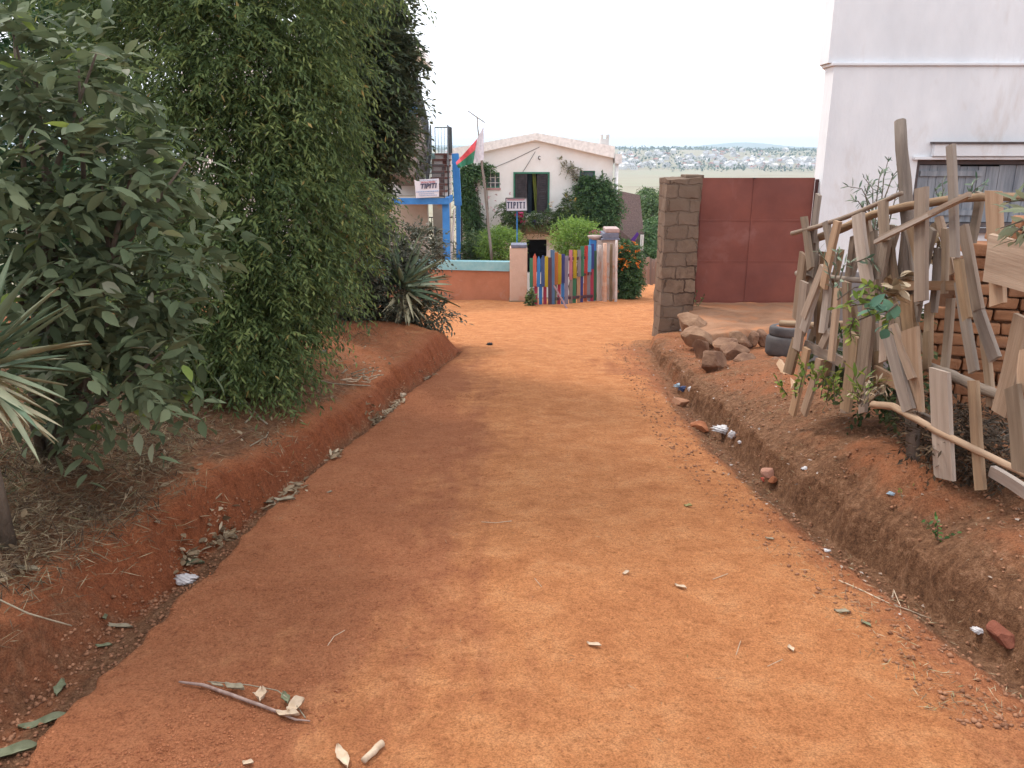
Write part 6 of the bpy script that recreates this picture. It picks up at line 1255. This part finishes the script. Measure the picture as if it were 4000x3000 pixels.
# heaps of twigs and leaves caught in the ditch
for i, (u, v, w_, n_, lb) in enumerate([(632, 1062, 30, 60, 'heap of curled leaves in the left ditch nearest the hedge foot'), (480, 1165, 42, 90, 'tangle of roots and leaves where the left ditch turns'), (405, 1212, 34, 60, 'dark leaf heap just above the white rag'), (725, 985, 24, 40, 'small leaf heap in the left ditch below the middle of the bank'), (805, 905, 26, 50, 'line of grey leaves further along the left ditch'), (862, 872, 22, 40, 'farthest pale leaf heap in the left ditch')]):
    c = on(u, v); r_ = pxm(c.y, w_); m_ = n_; xx = c.x + rng.normal(0, r_ * .35, m_); yy = c.y + rng.normal(0, r_ * .8, m_); a = rng.random(m_) * 6.28
    tag(leaves('leaf_heap', np.stack([xx, yy, Hv(xx, yy) + rng.random(m_) * .04 + .003], 1), np.stack([np.cos(a), np.sin(a), rng.normal(0, .35, m_)], 1), .06 * rng.uniform(.4, 1.4, m_), .02 * rng.uniform(.4, 1.5, m_), LF_dry, None, 'broad'), lb, 'leaf heap', 'leaf heaps in the left ditch', 'stuff')
# cut stems pile
sp_ = empty('cut_stems', on(760, 835), 'heap of pale cut stems and husks on the bank above the ditch', 'cut stems')
for k in range(26):
    u, v = 735 + random.random() * 70, 822 + random.random() * 14 + (4 if k % 2 else -6); p_ = on(u, v, .02 + random.random() * .05); a = random.uniform(-.6, .6) + (1.4 if k % 3 == 0 else 0); L_ = random.uniform(.06, .16)
    logm('stem', [p_, p_ + Vector((math.cos(a) * L_, math.sin(a) * L_ * .6, random.uniform(-.02, .05)))], .006, M_dl if k % 2 else M_dl2, sp_, 5)
# plastic bags and rubbish
def crumple(name, u, v, wpx, hpx, mat, label, cat='rubbish', seed=0, dz=0, grp='rubbish along the ditches'):
    import bmesh
    p = on(u, v, dz); rx, rz = pxm(p.y, wpx) / 2, pxm(p.y, hpx) / 2; bm = bmesh.new(); bmesh.ops.create_icosphere(bm, subdivisions=4, radius=1)
    for q in bm.verts:
        x, y_, z = q.co; f_ = 1 + .35 * fbm(np.array([x * 1.2 + seed]), np.array([y_ * 1.2 + z * 1.9 + seed]), 1.6, 4, seed)[0] - .28 * abs(math.sin(x * 5 + seed + z * 6 + 3 * y_)); q.co *= f_; q.co.x *= rx * 1.1; q.co.y *= rx * .8; q.co.z *= rz * .95
    me = bpy.data.meshes.new(name); bm.to_mesh(me); bm.free(); me.polygons.foreach_set('use_smooth', [True] * len(me.polygons))
    o = link(name, me, mat, None, Matrix.Translation((p.x, p.y + rx * .4, p.z + rz * .55))); return tag(o, label, cat, grp)
M_bag = pm('thin_white_plastic', (.5, .47, .48), (.68, .64, .64), 12, .4, .5, .006, 30, True, spec=.5); M_bluep = plain('blue_plastic', (.05, .07, .16), .5); M_greyp = plain('pale_blue_plastic', (.3, .38, .45), .5)
crumple('plastic_bag', 1566, 936, 52, 22, M_bag, 'crumpled white plastic bag in the right ditch', 'plastic bag', 3); crumple('plastic_bag', 1582, 946, 22, 22, M_bag, 'smaller white bag scrap hanging from the crumpled bag', 'plastic bag', 4)
crumple('cup_lid', 1600, 958, 14, 8, M_bag, 'white round lid below the plastic bag', 'lid', 5); crumple('wrapper', 1468, 838, 26, 14, M_greyp, 'pale blue wrapper in the upper right ditch', 'wrapper', 6); crumple('wrapper', 1477, 845, 24, 16, M_bluep, 'dark blue plastic wrapper next to the pale blue one', 'wrapper', 7)
crumple('wrapper', 1494, 845, 18, 14, M_bag, 'white wrapper at the end of the blue rubbish', 'wrapper', 8); crumple('wrapper', 1462, 830, 8, 6, M_orange, 'tiny orange cap above the pale blue wrapper', 'cap', 9)
crumple('rag', 400, 1262, 52, 30, M_bag, 'white rag wedged in the left ditch', 'rag', 10, .0); crumple('wrapper', 868, 858, 24, 12, M_dl, 'cream wrapper in the left ditch leaves far along', 'wrapper', 11); crumple('wrapper', 522, 873, 22, 12, plain('lilac_plastic', (.45, .42, .6)), 'lilac plastic scrap on the bank below the hedge', 'wrapper', 12)
crumple('sandal', 1058, 746, 16, 8, plain('black_rubber', (.03, .03, .035)), 'small black rubber object on the road near the bank end', 'rubber piece', 13); crumple('wrapper', 2120, 1370, 40, 18, M_bag, 'whitish crushed plastic at the right ditch near the reddish rock', 'wrapper', 14)
crumple('wrapper', 1930, 1070, 26, 10, M_greyp, 'silvery wrapper on the slope below the fence', 'wrapper', 15); crumple('wrapper', 1786, 1192, 22, 6, M_bag, 'thin white plastic strip at the road edge', 'wrapper', 16); crumple('wrapper', 700, 762, 14, 8, plain('pale_violet', (.3, .3, .42)), 'violet grey scrap under the dark bush', 'wrapper', 17)
crumple('wrapper', 1740, 1015, 20, 9, M_bag, 'white scrap on the slope above the pinkish stone', 'wrapper', 18); crumple('wrapper', 1478, 716, 22, 7, M_bag, 'white scraps heap at the foot of the stone pillar', 'wrapper', 19, grp='rubbish along the ditches')
# small green weed on the right slope
spray('small_weed', 'small dark green weed on the bare slope below the fence', lambda x, y: (x, y), [[(2025, 1165), (2012, 1140), (1998, 1122)], [(2025, 1165), (2026, 1135), (2022, 1118)], [(2026, 1165), (2040, 1145), (2058, 1135)], [(2024, 1165), (2005, 1158), (1988, 1150)], [(2026, 1166), (2045, 1160), (2070, 1150)]], on(2025, 1165).y, 12, .028, .013, leafmat('weed_green', [(0, (.03, .08, .02)), (1, (.1, .2, .05))]), .002, 'weed', on(2025, 1165), 21, 1.2)
spray('small_weed', 'tiny weed tuft on the slope beside the silvery wrapper', lambda x, y: (x, y), [[(1950, 1075), (1960, 1060), (1975, 1048)], [(1950, 1075), (1945, 1062), (1940, 1055)], [(1952, 1075), (1970, 1068), (1980, 1064)]], on(1950, 1075).y, 8, .02, .009, LF_yg, .0018, 'weed', on(1950, 1075), 22, 1.2)
spray('gate_weed', 'leafy weed at the foot of the painted gate beside the cream pillar', ZG, [[(410, 1220), (400, 1100), (390, 980)], [(430, 1220), (440, 1080), (430, 960)], [(400, 1220), (385, 1140), (375, 1050)], [(440, 1200), (455, 1100), (460, 1010)]], 17.95, 26, .12, .07, LF_mid, .012, seed=23)
spray('pillar_weed', 'small green weed in the corner between stone pillar and red gate', lambda x, y: (x, y), [[(1505, 660), (1500, 645), (1505, 632)], [(1508, 662), (1515, 648), (1520, 640)]], 12.3, 14, .05, .025, LF_mid, .004, seed=24)

# ================================================================== BEYOND: lane trees, valley, town, hills
def farblob(name, label, spec, n, L, W, mat, cat='tree', grp=None):
    C, Rr = blobs(spec); b0 = Vector((C[0][0], C[0][1], zb(C[0][1], C[0][0]))); e_ = empty(name, b0, label, cat, grp); limbs('trunk', b0, [tuple(c_) for c_ in C], .12, M_bark, e_, 6)
    crown('crown', (C, Rr), n, 6, .5, L, W, mat, e_, shell=.4, clump=.6); return e_
farblob('lane_tree', 'green tree beside the stone pillar, lower one down the lane', [(1408, 560, 32, 22, 30, 1.5), (1400, 520, 33, 16, 20, 1.2), (1412, 500, 34, 18, 20, 1.2)], 900, .16, .08, LF_vine)
farblob('lane_tree', 'pale grey green tree beyond the brown roof', [(1408, 450, 48, 20, 26, 2), (1400, 430, 50, 26, 16, 2)], 800, .22, .1, LF_mid)
LF_scrub = leafmat('reddish_scrub', [(0, (.12, .09, .06)), (.5, (.24, .17, .12)), (1, (.3, .28, .16))], .2)
x = rng.uniform(-25, 60, 9000); y = rng.uniform(75, 260, 9000); n = 9000; sc_ = y / 100
P = np.stack([x * sc_ * 1.1, y, base(x * sc_ * 1.1, y) + rng.random(n) * 2.2], 1)
tag(leaves('scrub_field', P, rng.normal(size=(n, 3)) + np.array([0, 0, .8]), 1.5 * rng.uniform(.5, 1.3, n), .8 * rng.uniform(.5, 1.3, n), LF_scrub, None), 'reddish brown scrub and reeds on the near valley floor', 'scrub', kind='stuff')
# hills
M_hill = pm('far_hill', (.10, .13, .07), (.2, .2, .11), .004, .95, .1, 1, .05)
def ridge(name, pts, Y, depth, mat, label):
    us = [p[0] for p in pts]; n = 160; vs = []; U_ = np.linspace(us[0], us[-1], n); hh_ = np.interp(U_, us, [p[1] for p in pts]) + (vn(U_ * .05, U_ * 0, 81) + .5 * vn(U_ * .15, U_ * 0, 82)) * 1.3
    rows = 12; V = []
    for k in range(rows + 1):
        f_ = k / rows; prof = math.sin(f_ * math.pi) ** .8 if 0 < f_ < 1 else 0
        for i in range(n):
            q = at(U_[i], hh_[i], Y); y_ = Y - depth * .55 + depth * f_; V.append((q.x * (1 + .0 * f_), y_, -40 + (q.z + 40) * prof))
    F_ = [(k * n + i, k * n + i + 1, (k + 1) * n + i + 1, (k + 1) * n + i) for k in range(rows) for i in range(n - 1)]
    tag(npmesh(name, V, [np.array(F_)], mat, None, smooth=True), label, 'hill', kind='structure')
ridge('hills', [(-900, 318), (600, 316), (900, 312), (1000, 315), (1340, 320), (1450, 319), (1500, 316), (1550, 311), (1590, 306.5), (1620, 308), (1660, 313), (1700, 317), (1760, 318), (1900, 314), (2400, 318), (3200, 316)], 5000, 1400, M_hill, 'blue hazy hill with a rounded summit on the horizon')
ridge('near_ridge', [(-900, 322), (800, 320), (1000, 322), (1340, 327), (1400, 322), (1450, 320), (1500, 323), (1560, 326), (1640, 327), (1690, 321), (1730, 322), (1775, 316), (1900, 318), (2400, 322), (3200, 320)], 3300, 700, M_hill, 'darker green ridge below the summit')
# town houses on the facing slope
M_fw = plain('far_white_wall', (.58, .56, .54), .9); M_fc = plain('far_cream_wall', (.42, .36, .31), .9); M_fr = plain('far_red_roof', (.34, .14, .1), .9); M_fg = plain('far_grey_roof', (.38, .37, .38), .9)
def fhouse(wm, rm, a, b_, h_):
    mb = MB(); mb.box(-a, a, -b_, b_, -2, h_); mb.prism([(-a * 1.08, h_ + .002), (a * 1.08, h_ + .002), (0, h_ + a * .55)], -b_ * 1.06, b_ * 1.06, 1)
    for k in range(3): mb.box(-a + a * .3 + k * a * .6, -a + a * .55 + k * a * .6, -b_ - .04, -b_ - .01, h_ * .5, h_ * .75, 2)
    return mb.build('town_house', [wm, rm, M_dark])
protos = [fhouse(M_fw, M_fr, 5, 4, 5), fhouse(M_fw, M_fg, 7, 5, 6), fhouse(M_fc, M_fr, 5, 4, 4.5), fhouse(M_fw, M_fw, 8, 5, 7)]
lbs = ['tiny white house with a red roof in the hazy town across the valley', 'tiny white house with a pale grey roof in the hazy town across the valley', 'tiny cream house with a red roof in the hazy town across the valley', 'tiny all white flat looking block in the hazy town across the valley']
rs = random.Random(11); cnt = 0; used = [0] * 4
zonesT = [(1338, 1380, 335, 370, 36), (1400, 1560, 330, 352, 44), (1380, 1500, 352, 366, 22), (1560, 1780, 346, 366, 120), (1480, 1600, 358, 366, 22), (1560, 1700, 328, 345, 18), (950, 1010, 322, 350, 14)]
for (u0, u1, v0, v1, n_) in zonesT:
    for k in range(n_):
        u, v = rs.uniform(u0, u1), rs.uniform(v0, v1); d = ray(u, v); t_ = 1120; best = None
        while t_ < 2600:      # walk out to the slope
            if CH + d.z * t_ / d.y <= float(base(np.array([d.x * t_ / d.y]), np.array([t_]))[0]) : best = t_; break
            t_ += 12
        if best is None: continue
        X_, Y_ = d.x * best / d.y, best; k4 = rs.choice([0, 1, 1, 3, 3, 2]); src = protos[k4]
        o = src if used[k4] == 0 else src.copy()
        if used[k4]: COL.objects.link(o)
        used[k4] += 1; o.location = (X_, Y_, float(base(np.array([X_]), np.array([Y_]))[0])); s_ = rs.uniform(.35, .8); o.scale = (s_, s_, s_); o.rotation_euler = (0, 0, rs.uniform(-1.6, 1.6)); tag(o, lbs[k4], 'house', 'houses of the town across the valley'); cnt += 1
for k4 in range(4):
    if used[k4] == 0: bpy.data.objects.remove(protos[k4])
n = 26000; x = rng.uniform(-900, 1000, n); y = 1130 + rng.random(n) ** 1.3 * 1500; kp = vn(x * .012, y * .008, 71) + .5 * vn(x * .04, y * .03, 72) > -.05; x, y = x[kp], y[kp]; n = len(x)
P = np.stack([x, y, base(x, y) + rng.random(n) * 4], 1)
tag(leaves('town_woodland', P, rng.normal(size=(n, 3)) + np.array([0, 0, .6]), 5 * rng.uniform(.5, 1.4, n), 3.5 * rng.uniform(.6, 1.3, n), leafmat('far_trees', [(0, (.03, .06, .03)), (1, (.09, .13, .06))], .1), None), 'hazy green woodland between the houses of the far town', 'woodland', kind='stuff')
# ------------------------------------------------------------------ haze
hm = bpy.data.materials.new('valley_haze'); hm.use_nodes = True; n = hm.node_tree; n.nodes.clear(); ho = n.nodes.new('ShaderNodeOutputMaterial'); pv = n.nodes.new('ShaderNodeVolumePrincipled')
pv.inputs['Color'].default_value = (.66, .83, 1.0, 1); pv.inputs['Density'].default_value = HAZE; pv.inputs['Anisotropy'].default_value = .2; n.links.new(pv.outputs[0], ho.inputs['Volume'])
mb = MB(); mb.box(-6200, 6200, -120, 6600, -45, 90); hz_ = mb.build('haze', hm); tag(hz_, 'pale bluish haze over the valley', 'haze', kind='stuff')
